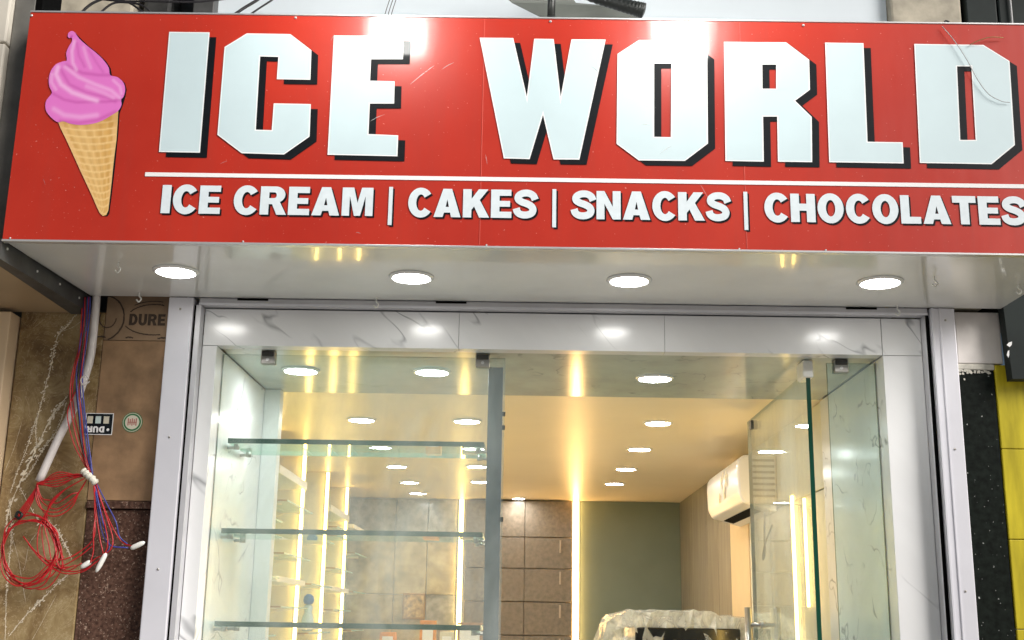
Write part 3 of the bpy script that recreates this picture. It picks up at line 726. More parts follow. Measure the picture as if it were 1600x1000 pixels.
ow = thing('olive_marble_wall', 'olive brown marble wall with white veins at the left behind the wires', 'wall', (-1.65, 4.25, 0))
MB().box(-1.806, -1.501, YW + .004, 4.3, 0, 2.66, .003).build('slab', M['olive'], ow)
YV = YW + .003
def vein(pts, w_, jit=.3):
    P = catmull([at(x, y, Y=YV) for x, y in pts], 10)
    mb = MB(); mb.ribbon(P, lambda t: w_ * .16 * (.4 + .9 * abs(math.sin(t * 9))), YV, .5, 2)
    L = sum((b - a).length for a, b in zip(P, P[1:])); n = int(L / (w_ * .20)) if w_ > .008 else 0
    for k in range(n):
        t = random.random() * (len(P) - 1); i_ = min(int(t), len(P) - 2); c_ = P[i_].lerp(P[i_ + 1], t - i_)
        env = .35 + .9 * math.sin(math.pi * min(1, (i_ / len(P)) * .8 + .15))
        c_ = c_ + Vector((random.gauss(0, .24), 0, random.gauss(0, .24))) * w_ * env
        a = random.gauss(.9, .5); l_ = w_ * random.uniform(.10, .34) * env; q_ = l_ * random.uniform(.25, .5)
        pts_ = [(c_.x + math.cos(a) * u * l_ - math.sin(a) * v * q_ * random.uniform(.6, 1.3), c_.z + math.sin(a) * u * l_ + math.cos(a) * v * q_ * random.uniform(.6, 1.3)) for u, v in ((-1, 0), (-.4, -1), (.5, -.8), (1, .1), (.3, 1), (-.5, .8))]
        mb.poly([pts_], lambda X, Z: (X, YV - .0006 - .000004 * k, Z))
    mb.build('vein', M['vein'], ow, 'flat')
vein([(118, 492), (106, 508), (92, 522), (85, 545), (80, 570), (72, 600), (64, 632), (56, 668), (58, 700)], .016)
vein([(130, 500), (112, 512), (95, 518)], .006)
vein([(106, 618), (88, 640), (72, 668), (55, 705), (38, 740), (22, 775), (12, 805), (10, 840)], .026, .5)
vein([(104, 628), (96, 655), (84, 680), (66, 704), (52, 730), (36, 752)], .014, .7)
vein([(62, 640), (52, 668), (42, 700), (28, 735), (16, 770)], .010)
vein([(14, 780), (18, 830), (14, 880), (10, 930), (8, 1000)], .012)
vein([(30, 760), (60, 812), (84, 822), (96, 840), (104, 855), (112, 874)], .017)
vein([(108, 896), (90, 912), (66, 936), (40, 962), (14, 994)], .014, .4)
vein([(18, 836), (28, 870), (34, 905), (40, 940)], .007)
vein([(60, 830), (46, 850), (40, 880), (36, 892)], .006)
vein([(34, 660), (22, 700), (8, 735)], .005)
vein([(88, 930), (64, 975), (50, 1000)], .005)
solo('cream_pilaster', MB().box(-2.3, -1.812, 4.13, 4.3, 0, 2.64, .004), M['cream_warm'], 'cream panel at the far left edge beside the olive marble', 'pilaster')
solo('brown_canopy', MB().box(-2.6, -1.632, 3.3, 4.2, 2.655, 2.70, .002), M['brown_soffit'], 'flat brown neighbouring canopy underside left of the sign', 'canopy')
bm_ = thing('angle_bracket', 'dark grey riveted steel angle under the left end of the sign', 'bracket', (-1.61, 3.8, 2.64))
MB().hexa([(-1.628, 3.50, 2.648), (-1.592, 3.50, 2.648), (-1.545, 4.28, 2.652), (-1.625, 4.28, 2.652), (-1.628, 3.50, 2.7085), (-1.592, 3.50, 2.7085), (-1.545, 4.28, 2.7085), (-1.628, 4.28, 2.7085)]).build('angle', M['dark_metal'], bm_)
for y, z in ((3.54, 2.69), (3.75, 2.68), (3.92, 2.685), (4.08, 2.68)):
    x = -1.592 + (y - 3.5) / .78 * .047
    MB().lathe([(.004, 0), (.004, .003)], (x, y, z), 8, 'X').build('rivet', M['connector'], bm_)
# upper left neighbour
np_ = thing('neighbour_frame', 'grey steel frame post at the left end of the sign', 'post', (-1.65, 3.6, 2.7))
MB().box(-1.690, -1.622, 3.60, 3.75, 2.71, 4.6, .003).build('post', mat('post_grey', (.16, .155, .14), .5, metal=.2, var=.3, vs=8, bmp=.3, bs=30), np_)
MB().box(-1.621, -1.600, 3.60, 3.75, 2.71, 4.6).build('edge_gap', M['gap'], np_)
nw = thing('cream_pillar', 'rough cream plastered pillar at the upper left corner', 'pillar', (-1.95, 3.7, 2.71))
for za, zb in ((2.71, 3.045), (3.05, 3.40), (3.405, 4.6)):
    MB().box(-2.4, -1.692, 3.57, 3.9, za, zb, .006).build('block', M['cream'], nw)

# right street wall
rt = thing('plaster_tile', 'greyish square wall tile under the right end of the soffit', 'wall tile', (1.64, 4.2, 2.51))
MB().box(1.566, 1.728, 4.2, 4.3, 2.517, 2.707, .004).build('tile', M['plaster_tile'], rt)
MB().box(1.548, 1.565, 4.22, 4.3, 2.52, 2.703).build('gap_strip', M['gap'], rt)
gr = thing('black_granite_column', 'speckled black granite strip with chipped top beside the yellow tiles', 'column', (1.62, 4.2, 0))
MB().box(1.556, 1.690, 4.2, 4.3, 0, 2.492, .002).build('granite_slab', M['black_granite'], gr)
mo = MB(); mo.box(1.548, 1.694, 4.196, 4.3, 2.494, 2.515, .004)
for k in range(22):
    x = random.uniform(1.56, 1.685); z = 2.492 - abs(random.gauss(0, .010)); s_ = random.uniform(.003, .009)
    pts = [(x + s_ * math.cos(a) * random.uniform(.5, 1.3), z + s_ * .8 * math.sin(a) * random.uniform(.5, 1.3)) for a in [i * math.pi / 4 for i in range(8)]]
    mo.poly([pts], lambda X, Z: (X, 4.1985 - .0002 * k, Z))
mo.build('mortar', M['mortar'], gr, 'flat')
yw = thing('yellow_tile_wall', 'glossy yellow tiled wall at the right edge of the picture', 'tiled wall', (1.9, 4.2, 0))
for za, zb in ((2.213, 2.512), (1.90, 2.211), (1.60, 1.898), (1.3, 1.598), (0, 1.296)):
    MB().box(1.694, 2.4, 4.195, 4.3, za, zb, .003).build('tile', M['yellow'], yw)
bb = thing('black_hanging_board', 'black board with scraps of tape hanging beside the right end of the sign', 'board', (1.9, 4.0, 2.4))
p2 = at(1576, 592, Y=4.12)
MB().hexa([(1.722, 4.12, p2.z), (2.4, 4.12, p2.z + .015), (2.4, 4.17, p2.z + .015), (1.722, 4.17, p2.z), (1.702, 4.12, 2.95), (2.4, 4.12, 2.95), (2.4, 4.17, 2.95), (1.702, 4.17, 2.95)]).build('board', M['black_board'], bb)
for (x, y, s_, t_) in ((1577, 538, .010, .010), (1575, 553, .005, .014)):
    p = at(x, y, Y=4.119); MB().poly([[(p.x - s_, p.z - t_ * .3), (p.x, p.z - t_), (p.x + s_ * .8, p.z - t_ * .2), (p.x + s_, p.z + t_), (p.x - s_ * .2, p.z + t_ * .6)]], lambda X, Z: (X, 4.118, Z)).build('tape_scrap', M['white_print'], bb, 'flat')

# ------------------------------------------------------------------ glass front
def pane(mb, x0, x1, y0, y1, z0, z1_):
    """slab of glass: big faces clear, rim faces green"""
    mb.box(x0, x1, y0, y1, z0, z1_)
    return mb
def glass_slab(name, parent, x0, x1, y0, y1, z0, z1_, thin, mats, edge_faces=None):
    b = bmesh.new(); bmesh.ops.create_cube(b, size=1)
    for v in b.verts: v.co = Vector(((x0 + x1) / 2 + v.co.x * (x1 - x0), (y0 + y1) / 2 + v.co.y * (y1 - y0), (z0 + z1_) / 2 + v.co.z * (z1_ - z0)))
    for f in b.faces:
        f.normal_update(); n = f.normal
        f.material_index = 0 if abs(n['XYZ'.index(thin)]) > .5 else (2 if len(mats) > 2 and n.y > -.5 else 1)
    mbx = MB(); mbx.bm.free(); mbx.bm = b
    return mbx.build(name, mats, parent)
GM = [M['glass'], M['glass_edge']]
lw_ = thing('fixed_window', 'large fixed glass window left of the doorway with glass shelves behind', 'window', (-.57, 4.3, .15))
glass_slab('pane', lw_, -1.086, -.052, 4.295, 4.307, .16, 2.532, 'Y', GM)
rw_ = thing('side_window', 'narrow fixed glass panel right of the open glass door', 'window', (1.21, 4.3, .15))
glass_slab('pane', rw_, 1.122, 1.298, 4.295, 4.307, .16, 2.532, 'Y', [M['tinted_glass'], M['glass_edge']])
def clamp(x, y, z, parent):
    MB().box(x - .026, x + .026, y - .012, y - .001, z - .038, z + .012, .003).build('clamp', M['steel'], parent)
    MB().box(x - .026, x + .026, y + .013, y + .024, z - .038, z + .012, .003).build('clamp', M['steel'], parent)
    MB().box(x - .022, x + .022, y - .018, y - .011, z - .010, z + .008, .002).build('clamp_cap', M['dark_metal'], parent)
    MB().lathe([(.006, 0), (.006, -.003)], (x, y - .012, z - .022), 12, 'Y').build('screw', M['alu_edge'], parent)
clamp(-.92, 4.295, 2.533, lw_); clamp(-.135, 4.295, 2.533, lw_); clamp(1.172, 4.295, 2.533, rw_)
mu = thing('grey_post', 'blue-grey post just behind the free edge of the left window', 'post', (-.085, 4.34, .15))
MB().box(-.114, -.060, 4.330, 4.375, .15, 2.505, .002).build('post_shaft', M['mullion'], mu)
for z in (2.28, 2.33, 1.95):
    MB().box(-.060, -.050, 4.322, 4.33, z - .008, z + .008, .001).build('lock_tab', M['gap'], mu)
# open door leaf
dr = thing('glass_door', 'frameless glass door leaf standing open into the shop', 'glass door', (1.055, 4.3, .16))
glass_slab('pane', dr, 1.047, 1.063, 4.31, 5.45, .17, 2.500, 'X', GM)
MB().box(1.036, 1.074, 4.30, 4.40, 2.478, 2.543, .005).build('top_patch', M['connector'], dr)
MB().box(1.030, 1.080, 4.30, 4.42, .155, .24, .004).build('bottom_patch', M['steel'], dr)
MB().box(1.040, 1.070, 5.33, 5.37, 2.45, 2.49, .003).build('stop', M['dark_metal'], dr)
hd = MB()
for sx in (-1, 1):
    hx = 1.055 + sx * .062
    h = MB().tube([(hx, 5.29, 1.05), (hx, 5.29, 1.672)], .0145, 14, 0).build('handle', M['steel'], dr)
for z in (1.60, 1.12):
    MB().tube([(1.055 - .062, 5.29, z), (1.055 + .062, 5.29, z)], .009, 10, 0).build('handle_bar', M['steel'], dr)
    MB().lathe([(.015, -.012), (.015, .012)], (1.055, 5.29, z), 14, 'X').build('handle_washer', M['steel'], dr)

# glass shelves behind the window
SGM = [M['shelf_glass'], M['glass_edge'], M['glass_edge_light']]
for z, lab in ((2.228, 'top glass shelf behind the left window'), (1.900, 'middle glass shelf behind the left window'), (1.573, 'lowest visible glass shelf behind the left window')):
    g = thing('glass_shelf', lab, 'glass shelf', (-.6, 4.4, z - .02), 'glass shelves in the left window')
    glass_slab('shelf_pane', g, -1.072, -.125, 4.40, 4.73, z - .009, z + .009, 'Z', SGM)
    for (x, y) in ((-1.06, 4.45), (-1.06, 4.66), (-.14, 4.45), (-.14, 4.66)):
        k = .02 if x < -.5 else -.02
        MB().lathe([(.011, 0), (.011, -.02)], (x + k * .5, y, z - .0065), 12).tube([(x + k * .5, y, z - .018), (x - k * 1.2, y, z - .02)], .006, 8, 0).build('bracket', M['steel'], g)

# ------------------------------------------------------------------ room
gi = 'downlights in the shop ceiling'
rows = {'left': [(565, 655), (595, 698), (620, 728), (640, 753), (653, 770)], 'middle': [(730, 657), (740, 700), (745, 728), (750, 752)], 'right': [(1028, 660), (999, 701), (978, 732), (960, 755)]}
ordn = ['nearest', 'second', 'third', 'fourth', 'farthest']
for k, l in rows.items():
    for i, (px, py) in enumerate(l):
        p = at(px, py, Z=2.552); downlight(p.x, p.y, 2.5515, .062, f'{ordn[i] if i < len(l) - 1 else "farthest"} ceiling downlight in the {k} row inside the shop', gi, M['diffuser_in'])
p = at(810, 778, Z=2.552); downlight(p.x, p.y, 2.5515, .05, 'lone ceiling downlight close to the back wall left of the lit strip', gi, M['diffuser_in'])
for px, py, lab in ((470, 578, 'left downlight in the marble underside panel behind the window'), (675, 580, 'middle downlight in the marble underside panel behind the window'), (1023, 590, 'right downlight in the marble underside panel above the doorway')):
    p = at(px, py, Z=2.546); downlight(p.x, p.y, 2.5455, .064, lab, 'downlights in the marble underside', M['diffuser_front'])

def led(name, label, x, y, z0, z1_, w_=.03, d=.02, axis='Y', m=None, group='vertical led strips'):
    t = thing(name, label, 'led strip', (x, y, z0), group)
    if axis == 'Y':   # mounted on a surface behind it, facing the door
        MB().box(x - w_ / 2 - .006, x + w_ / 2 + .006, y + .0005, y + .006, z0, z1_).build('channel', M['alu_edge'], t)
        MB().box(x - w_ / 2, x + w_ / 2, y - d, y, z0, z1_, .004).build('light_bar', m or M['led'], t)
    else:
        MB().box(x + .0005, x + .006, y - w_ / 2 - .006, y + w_ / 2 + .006, z0, z1_).build('channel', M['alu_edge'], t)
        MB().box(x - d, x, y - w_ / 2, y + w_ / 2, z0, z1_, .004).build('light_bar', m or M['led'], t)
# left display bays
gb = 'upright dividers of the display bays'
YD = [6.24, 7.14, 8.05, 9.00]
nm = ['nearest', 'second', 'third', 'farthest']
for i, y in enumerate(YD):
    d = solo('display_divider', MB().box(-1.51, -1.262, y, y + .022, .16, 2.548, .002), M['bay_panel'], f'{nm[i]} upright divider panel of the display bays on the left wall', 'divider panel', gb)
    led('led_strip', f'{nm[i]} vertical led strip on the left display dividers', -1.272, y - .007, .2, 2.545, .015, .012)
for i, (ya, yb) in enumerate([(5.15, 6.235), (6.266, 7.135), (7.166, 8.045), (8.076, 8.995), (9.026, 9.80)]):
    solo('bay_lining', MB().box(-1.512, -1.50, ya, yb, .16, 2.548), M['laminate'] if i % 2 else M['bay_panel'], ['first', 'second', 'third', 'fourth', 'fifth'][i] + ' lining panel of the left wall display bays, counted from the door', 'wall panel', 'lining panels of the display bays')
nb = ['first', 'second', 'third', 'fourth', 'fifth']
for i, (ya, yb) in enumerate([(5.25, 6.225), (6.27, 7.12), (7.17, 8.03), (8.08, 8.98), (9.03, 9.78)]):
    zs = (2.07, 1.79, 1.51) if i % 2 == 0 else (2.19, 1.92, 1.65)
    if i in (1, 3):
        z = 2.375 if i == 1 else 2.335
        solo('wooden_shelf', MB().box(-1.498, -1.245, ya, yb, z - .045, z, .003), M['shelf_board'], f'thick cream wooden shelf high in the {nb[i]} display bay', 'shelf', 'wooden shelves in the display bays')
    if i in (1, 3):
        solo('wooden_shelf', MB().box(-1.498, -1.225, ya, yb, 1.775, 1.805, .003), M['shelf_board'], f'thin cream wooden shelf low in the {nb[i]} display bay', 'shelf', 'wooden shelves in the display bays')
    if i in (2, 4):
        solo('wooden_shelf', MB().box(-1.498, -1.215, ya, yb, (1.53, 1.0, 2.25)[i - 2], (1.56, 1.0, 2.28)[i - 2], .003), M['shelf_board'], f'thin cream wooden shelf {"low" if i == 2 else "high"} in the {nb[i]} display bay', 'shelf', 'wooden shelves in the display bays')
    for j, z in enumerate(zs):
        g = thing('bay_shelf', f'{["upper", "middle", "lower"][j]} small glass shelf on brackets in the {nb[i]} display bay', 'glass shelf', (-1.38, (ya + yb) / 2, z), 'small glass shelves in the display bays')
        glass_slab('shelf_pane', g, -1.495, -1.20, ya + .02, yb - .02, z - .004, z + .004, 'Z', [M['shelf_glass'], M['bracket'], M['glass_edge_light']])
        for y in (ya + .14, yb - .14):
            MB().tube([(-1.499, y, z - .009), (-1.25, y, z - .009)], .0035, 6, 0).tube([(-1.499, y, z - .075), (-1.34, y, z - .010)], .003, 6, 0).build('bracket', M['brass'], g)
# small bottle on a lower bay shelf
bx_, by_ = -1.28, 7.6
bt = thing('toy_bottle', 'small blue and clear bottle standing on a lower glass shelf of the display bays', 'bottle', (bx_, by_, 1.515))
MB().lathe([(.03, .0), (.042, .03), (.035, .08), (.022, .11), (.03, .14), (.012, .16)], (bx_, by_, 1.52), 16).build('bottle_body', M['clear_plastic'], bt)
MB().lathe([(.024, .16), (.034, .18), (.03, .205), (.012, .22)], (bx_, by_, 1.52), 16).build('cap', M['blue_plastic'], bt)
# back wall cladding
YB = 9.80
cb = thing('back_wall_tiles', 'golden brown marble tiling on the back wall behind the display', 'wall tiling', (-.9, YB, .15))
cols = [-1.36, -.98, -.72, -.485]
zr = [2.548, 2.27, 1.79, 1.40, .2]
for i in range(3):
    for j in range(4):
        MB().box(cols[i] + .002, cols[i + 1] - .002, YB, YB + .02, zr[j + 1] + .002, zr[j] - .002, .002).build('tile', M['grey_brown_tile'] if j == 0 or (i + j) % 5 == 4 else M['gold_tile'], cb)
pn = thing('brown_cabinet', 'brown stone-look cabinet doors with slim handles left of the lit strip', 'cabinet', (.0, YB - .02, .15))
zz = [2.546, 2.252, 2.006, 1.747, 1.49, 1.2]
for (xa, xb) in ((-.415, .060), (.064, .440)):
    for j in range(5):
        MB().box(xa, xb, YB - .03, YB, zz[j + 1] + .004, zz[j] - .004, .002).build('panel', M['brown_panel'], pn)
        if j and xa > 0: MB().box(xb - .10, xb - .085, YB - .045, YB - .031, zz[j] - .12, zz[j] - .02, .002).build('handle', M['joint'], pn)
MB().box(-.415, .44, YB + .001, YB + .02, .2, 2.548).build('carcass', M['joint'], pn)
solo('green_wall_panel', MB().box(.505, 1.318, YB, YB + .02, .2, 2.55), M['green_wall'], 'plain dull green panel on the back wall right of the lit strip', 'wall panel')
led('led_strip', 'long led strip on the back wall between the cabinet and the green panel', .473, YB - .012, 1.42, 2.548, .042, .018, m=M['led_pink'])
led('led_strip', 'long led strip on the back wall seen through the left window', -.452, YB - .012, 1.42, 2.548, .030, .016)
fr = thing('framed_picture', 'small ornate golden picture on the back wall tiles behind the left window', 'picture', (-.80, YB - .02, 1.6))
MB().box(-.90, -.72, YB - .02, YB - .001, 1.60, 1.80, .004).build('frame', M['bracket'], fr)
MB().box(-.885, -.735, YB - .024, YB - .0201, 1.615, 1.785).build('picture_sheet', mat('gold_picture', (.55, .36, .14), .3, var=.7, vs=26), fr)
# counter with cartons near the back
ctr = thing('counter', 'low pale counter in front of the back wall', 'counter', (-.6, 9.4, .15))
MB().box(-1.1, -.25, 9.2, 9.6, .15, 1.36, .004).build('body', M['laminate'], ctr); MB().box(-1.13, -.22, 9.17, 9.63, 1.361, 1.4, .004).build('top', M['shelf_board'], ctr)
for x0_, x1_, h_, mm, lab in ((-1.02, -.90, .10, 'orange_card', 'leftmost orange carton on the back counter'), (-.72, -.60, .19, 'orange_card', 'tall orange carton on the back counter'), (-.57, -.46, .11, 'sticker_cream', 'small cream carton between the orange and brown cartons'), (-.44, -.25, .18, 'brown_carton', 'wide brown carton at the right end of the back counter')):
    o = thing('carton', lab, 'carton', ((x0_ + x1_) / 2, 9.35, 1.402), 'cartons on the counter')
    MB().box(x0_, x1_, 9.3, 9.4, 1.402, 1.402 + h_, .003).build('box_body', M[mm], o); MB().box(x0_ + .02, x1_ - .02, 9.297, 9.2995, 1.43, 1.402 + h_ * .7).build('printed_label', M['white_print'], o)
# right wall
rwp = thing('wood_wall_panels', 'taupe wood-grain wall panels on the right wall under the air conditioner', 'wall panelling', (1.32, 8, .15))
ys = [9.79, 9.13, 8.4, 7.96, 7.5, 6.9]
for a, b_ in zip(ys, ys[1:]): MB().box(1.312, 1.331, b_ + .003, a - .003, .2, 2.548, .002).build('plank', M['glow_tinted_panel'] if a == 7.5 else M['wood'], rwp)
rl = thing('cream_wall_panels', 'glossy cream laminate panels on the right wall behind the open door', 'wall panelling', (1.32, 6, .15))
ys = [6.895, 6.28, 5.66, 5.14]
for a, b_ in zip(ys, ys[1:]):
    MB().box(1.316, 1.331, b_ + .002, a - .002, .2, 2.17, .002).build('panel', M['laminate'], rl)
    MB().box(1.314, 1.331, b_ + .002, a - .002, 2.176, 2.548, .002).build('panel', M['laminate'], rl)
led('led_strip', 'nearer led strip on the right wall seen through the open door', 1.313, 5.52, 1.68, 2.165, .018, .010, 'X')
led('led_strip', 'farther led strip on the right wall seen through the open door', 1.313, 5.76, .9, 2.2, .022, .012, 'X')
wl = thing('loose_wire', 'thin dark wire looping down from the right wall behind the door glass', 'wire', (1.3, 6.28, 1.9))
MB().tube([(1.30, 6.3, 2.20), (1.27, 6.22, 2.16), (1.26, 6.2, 2.05), (1.27, 6.25, 1.96), (1.28, 6.36, 1.93), (1.28, 6.30, 2.0), (1.29, 6.15, 2.09)], .005, 6).build('wire', M['dark_wire'], wl)
MB().box(1.285, 1.313, 6.27, 6.33, 2.19, 2.205, .002).build('clip', M['dark_metal'], wl)
# air conditioner
ac = thing('air_conditioner', 'white split air conditioner with a floral front on the right wall', 'air conditioner', (1.22, 6.6, 2.18))
mb = MB(); secs = []
prf = [(1.312, 2.44), (1.15, 2.44), (1.122, 2.42), (1.112, 2.38), (1.118, 2.24), (1.14, 2.195), (1.312, 2.15)]
ra = [mb.bm.verts.new((x, 6.10, z)) for x, z in prf]; rb_ = [mb.bm.verts.new((x, 7.10, z)) for x, z in prf]
for k in range(len(prf)): mb.bm.faces.new((ra[k], ra[(k + 1) % len(prf)], rb_[(k + 1) % len(prf)], rb_[k]))
mb.bm.faces.new(ra[::-1]); mb.bm.faces.new(rb_)
bmesh.ops.bevel(mb.bm, geom=list(mb.bm.edges), offset=.012, segments=3, affect='EDGES', profile=.5)
mb.build('casing', M['ac'], ac)
def q2(t): return 1.14 + (1.312 - 1.14) * t, 2.195 + (2.15 - 2.195) * t - .003
(xa, za), (xb, zb) = q2(.30), q2(.62)
MB().hexa([(xa, 6.2, za - .002), (xb, 6.2, zb - .002), (xb, 7.0, zb - .002), (xa, 7.0, za - .002), (xa, 6.2, za + .001), (xb, 6.2, zb + .001), (xb, 7.0, zb + .001), (xa, 7.0, za + .001)]).build('outlet_slot', M['gap'], ac)
for k in range(7): MB().box(1.19, 1.30, 6.092, 6.098, 2.405 - k * .03, 2.417 - k * .03).build('side_louvre', M['dark_metal'], ac)
def petal(mb_, y, z, r, n=5):
    for i in range(n):
        a = 2 * math.pi * i / n + .3; cy_, cz_ = y + math.cos(a) * r, z + math.sin(a) * r; vs = []
        for j in range(8):
            b__ = 2 * math.pi * j / 8; vs.append(mb_.bm.verts.new((1.1105 + (.0 if cz_ > 2.3 else .002), cy_ + math.cos(b__) * r * .6, cz_ + math.sin(b__) * r * .6)))
        mb_.bm.faces.new(vs)
pm = MB()
for (y, z, r) in ((6.42, 2.35, .03), (6.50, 2.29, .025), (6.58, 2.35, .022), (6.66, 2.27, .02), (6.52, 2.38, .015)): petal(pm, y, z, r)
pm.build('floral_print', mat('floral_gold', (.72, .62, .30), .35, var=.3, vs=40), ac)

# wrapped appliance
ap = thing('wrapped_freezer', 'display freezer with black top wrapped in crumpled clear plastic', 'freezer', (.98, 7.2, .15))
MB().box(.58, 1.29, 6.95, 7.5, .15, 1.52, .02).build('body', M['interior_white'], ap)
MB().box(.66, 1.24, 6.848, 7.52, 1.30, 1.576, .006).build('black_top', M['black_gloss'], ap)
MB().box(.60, 1.27, 7.02, 7.50, 1.577, 1.635, .006).build('lid', M['interior_white'], ap)
import mathutils
fb = bmesh.new(); NX, NY = 30, 16
gv = []
def topline(x):
    pts = [(.44, 1.40), (.50, 1.60), (.56, 1.640), (.63, 1.668), (.80, 1.672), (1.08, 1.668), (1.14, 1.640), (1.22, 1.648), (1.30, 1.630), (1.31, 1.40)]
    for (a, za), (b, zb_) in zip(pts, pts[1:]):
        if x <= b: return za + (zb_ - za) * (x - a) / (b - a)
    return 1.4
for i in range(NX + 1):
    x = .44 + .865 * i / NX; topz = topline(x); row = []
    for j in range(NY + 1):
        v = j / NY
        if v < .5: y = 6.87 - .02 * (1 - v / .5); z = .9 + (topz - .02 - .9) * (v / .5) ** .7
        elif v < .7: y = 6.87 + (v - .5) / .2 * .68; z = topz
        else: y = 7.58; z = topz - (v - .7) / .3 * (topz - .9)
        a_ = .012 if .5 <= v < .7 else .03
        row.append(fb.verts.new((x + random.uniform(-.012, .012), y + random.uniform(-a_, a_ * .4), z + random.uniform(-.010, .006) + .012 * mathutils.noise.noise(Vector((x * 5, y * 3, 0))))))
    gv.append(row)
for i in range(NX):
    for j in range(NY):
        q_ = (gv[i][j], gv[i + 1][j], gv[i + 1][j + 1], gv[i][j + 1])
        if (i + j) % 2: fb.faces.new((q_[0], q_[1], q_[2])); fb.faces.new((q_[0], q_[2], q_[3]))
        else: fb.faces.new((q_[0], q_[1], q_[3])); fb.faces.new((q_[1], q_[2], q_[3]))
mm_ = MB(); mm_.bm.free(); mm_.bm = fb; mm_.build('plastic_wrap', M['film'], ap, 'flat')

# ------------------------------------------------------------------ wires at the left
YC = 4.12
def tubepx(pts, r, m, name, parent, Y=YC, n=6, amp=0, smooth=6):
    P = []
    for i, q in enumerate(pts):
        y = Y + (q[2] if len(q) > 2 else 0) + random.uniform(-amp, amp); P.append(at(q[0], q[1], Y=y))
    return MB().tube(P, r, n, smooth).build(name, m, parent)
cdt = thing('white_conduit', 'white plastic conduit bending down the olive wall from the soffit', 'conduit', (*at(150, 640, Y=4.15),))
tubepx([(151, 462, .02), (149, 490, .02), (145, 530, .02), (141, 560, .02), (134, 585, .02), (125, 612, .02), (112, 645, .02), (88, 692, .02), (61, 752, .02)], .0140, M['conduit'], 'pipe', cdt, 4.13, 12)
tubepx([(139, 592), (133, 586), (126, 594), (131, 602), (140, 596)], .0022, M['conduit'], 'tie', cdt, 4.11)
bdl = thing('wire_bundle', 'bundle of red and blue wires with white connectors hanging by the brown tiles', 'wires', (*at(143, 890, Y=4.12),))
base = [(135, 464), (133, 500), (129, 540), (123, 580), (119, 612), (123, 650), (127, 690), (134, 720), (142, 742)]
for k in range(7):
    m_ = (M['red_wire'], M['blue_wire'], M['red_wire'], M['dark_wire'], M['blue_wire'], M['red_wire'], M['blue_wire'])[k]
    dx = (k - 3) * 1.6
    pts = []
    for i, (x, y) in enumerate(base):
        j = 1.0 if 0 < i < 8 else .5
        xx = x + dx * (1.2 if i < 7 else .5) + random.uniform(-1, 1) * j
        if k in (1, 4, 6) and 4 <= i <= 7: xx += 5
        if k in (0, 2) and 3 <= i <= 5: xx -= 4
        pts.append((xx, y, random.uniform(-.008, .008)))
    tubepx(pts, .0026, m_, 'wire', bdl)
tubepx([(118, 612), (106, 640), (108, 668), (118, 700), (130, 722), (140, 742)], .0022, M['red_wire'], 'wire', bdl)
tubepx([(130, 735, -.002), (136, 741, -.006), (144, 748, -.008), (150, 756, -.004)], lambda t: .012 + .002 * math.sin(t * 30), M['wrap'], 'cloth_wrap', bdl, YC, 10)
fans = [[(147, 752), (152, 790), (160, 830), (172, 852), (200, 856)], [(150, 753), (162, 790), (178, 828), (192, 848), (208, 854)], [(151, 756), (166, 785), (180, 815), (186, 838), (200, 850)],
        [(146, 754), (150, 795), (155, 840), (160, 862), (162, 868)], [(147, 755), (157, 800), (166, 835), (170, 855), (162, 870)], [(148, 756), (150, 790), (146, 830), (146, 860), (140, 880)],
        [(149, 755), (164, 800), (176, 840), (172, 860), (150, 872), (142, 878)], [(147, 756), (148, 800), (146, 840), (125, 862), (100, 874), (70, 876)], [(150, 756), (158, 800), (168, 845), (160, 870), (130, 890), (100, 892), (80, 880)]]
for k, f_ in enumerate(fans):
    tubepx([(x + random.uniform(-1, 1), y, random.uniform(-.01, .01)) for x, y in f_], .0023, M['blue_wire'] if k in (0, 4, 2) else M['red_wire'], 'wire', bdl)
for (xa, ya, xb, yb) in ((204, 857, 226, 847), (166, 864, 150, 894), (142, 877, 126, 887)):
    A, B = at(xa, ya, Y=YC - .004), at(xb, yb, Y=YC - .006)
    MB().tube([A, A.lerp(B, .2), A.lerp(B, .7), B], lambda t: (.003 + .006 * math.sin(math.pi * min(1, t * 1.0)) ** .6), 8, 3).build('connector', M['connector'], bdl)
coil = thing('wire_coil', 'coiled red wires looped on the olive marble wall at the lower left', 'wires', (*at(45, 920, Y=4.12),))
def loop(cx_, cy_, rx, ry, rot, a0, a1, n=26, wob=2.5):
    pts = []; ph = random.uniform(0, 6)
    for i in range(n + 1):
        a = math.radians(a0 + (a1 - a0) * i / n); u, v = rx * math.cos(a), ry * math.sin(a); c_, s_ = math.cos(math.radians(rot)), math.sin(math.radians(rot))
        k = 1 + .035 * math.sin(a * 3 + ph) + .02 * math.sin(a * 7 + ph * 2)
        pts.append((cx_ + (u * c_ - v * s_) * k, cy_ + (u * s_ + v * c_) * k, .006 * math.sin(a * 2 + ph)))
    return pts
for k in range(8):
    tubepx(loop(46 + random.uniform(-3, 3), 858 + random.uniform(-4, 8), 43 + random.uniform(-4, 5), 52 + random.uniform(-4, 12), random.uniform(-15, 25), random.uniform(0, 360), random.uniform(330, 640) + 120), .0022, M['red_wire'], 'wire', coil, smooth=3, amp=.003)
for k in range(5):
    tubepx([(58 + k, 754), (52 - 2 * k, 780), (40 - k * 3, 802), (30 - k * 2, 812)], .0022, M['red_wire'], 'wire', coil)
for k, (h_, d_) in enumerate(((748, 752), (738, 760), (742, 790), (752, 800), (745, 775), (760, 792), (756, 806))):
    tubepx([(58, 756), (66, 752 + k), (90, h_), (118, 741 + k), (138, 743)], .0021, M['red_wire'], 'wire', coil, amp=.006)
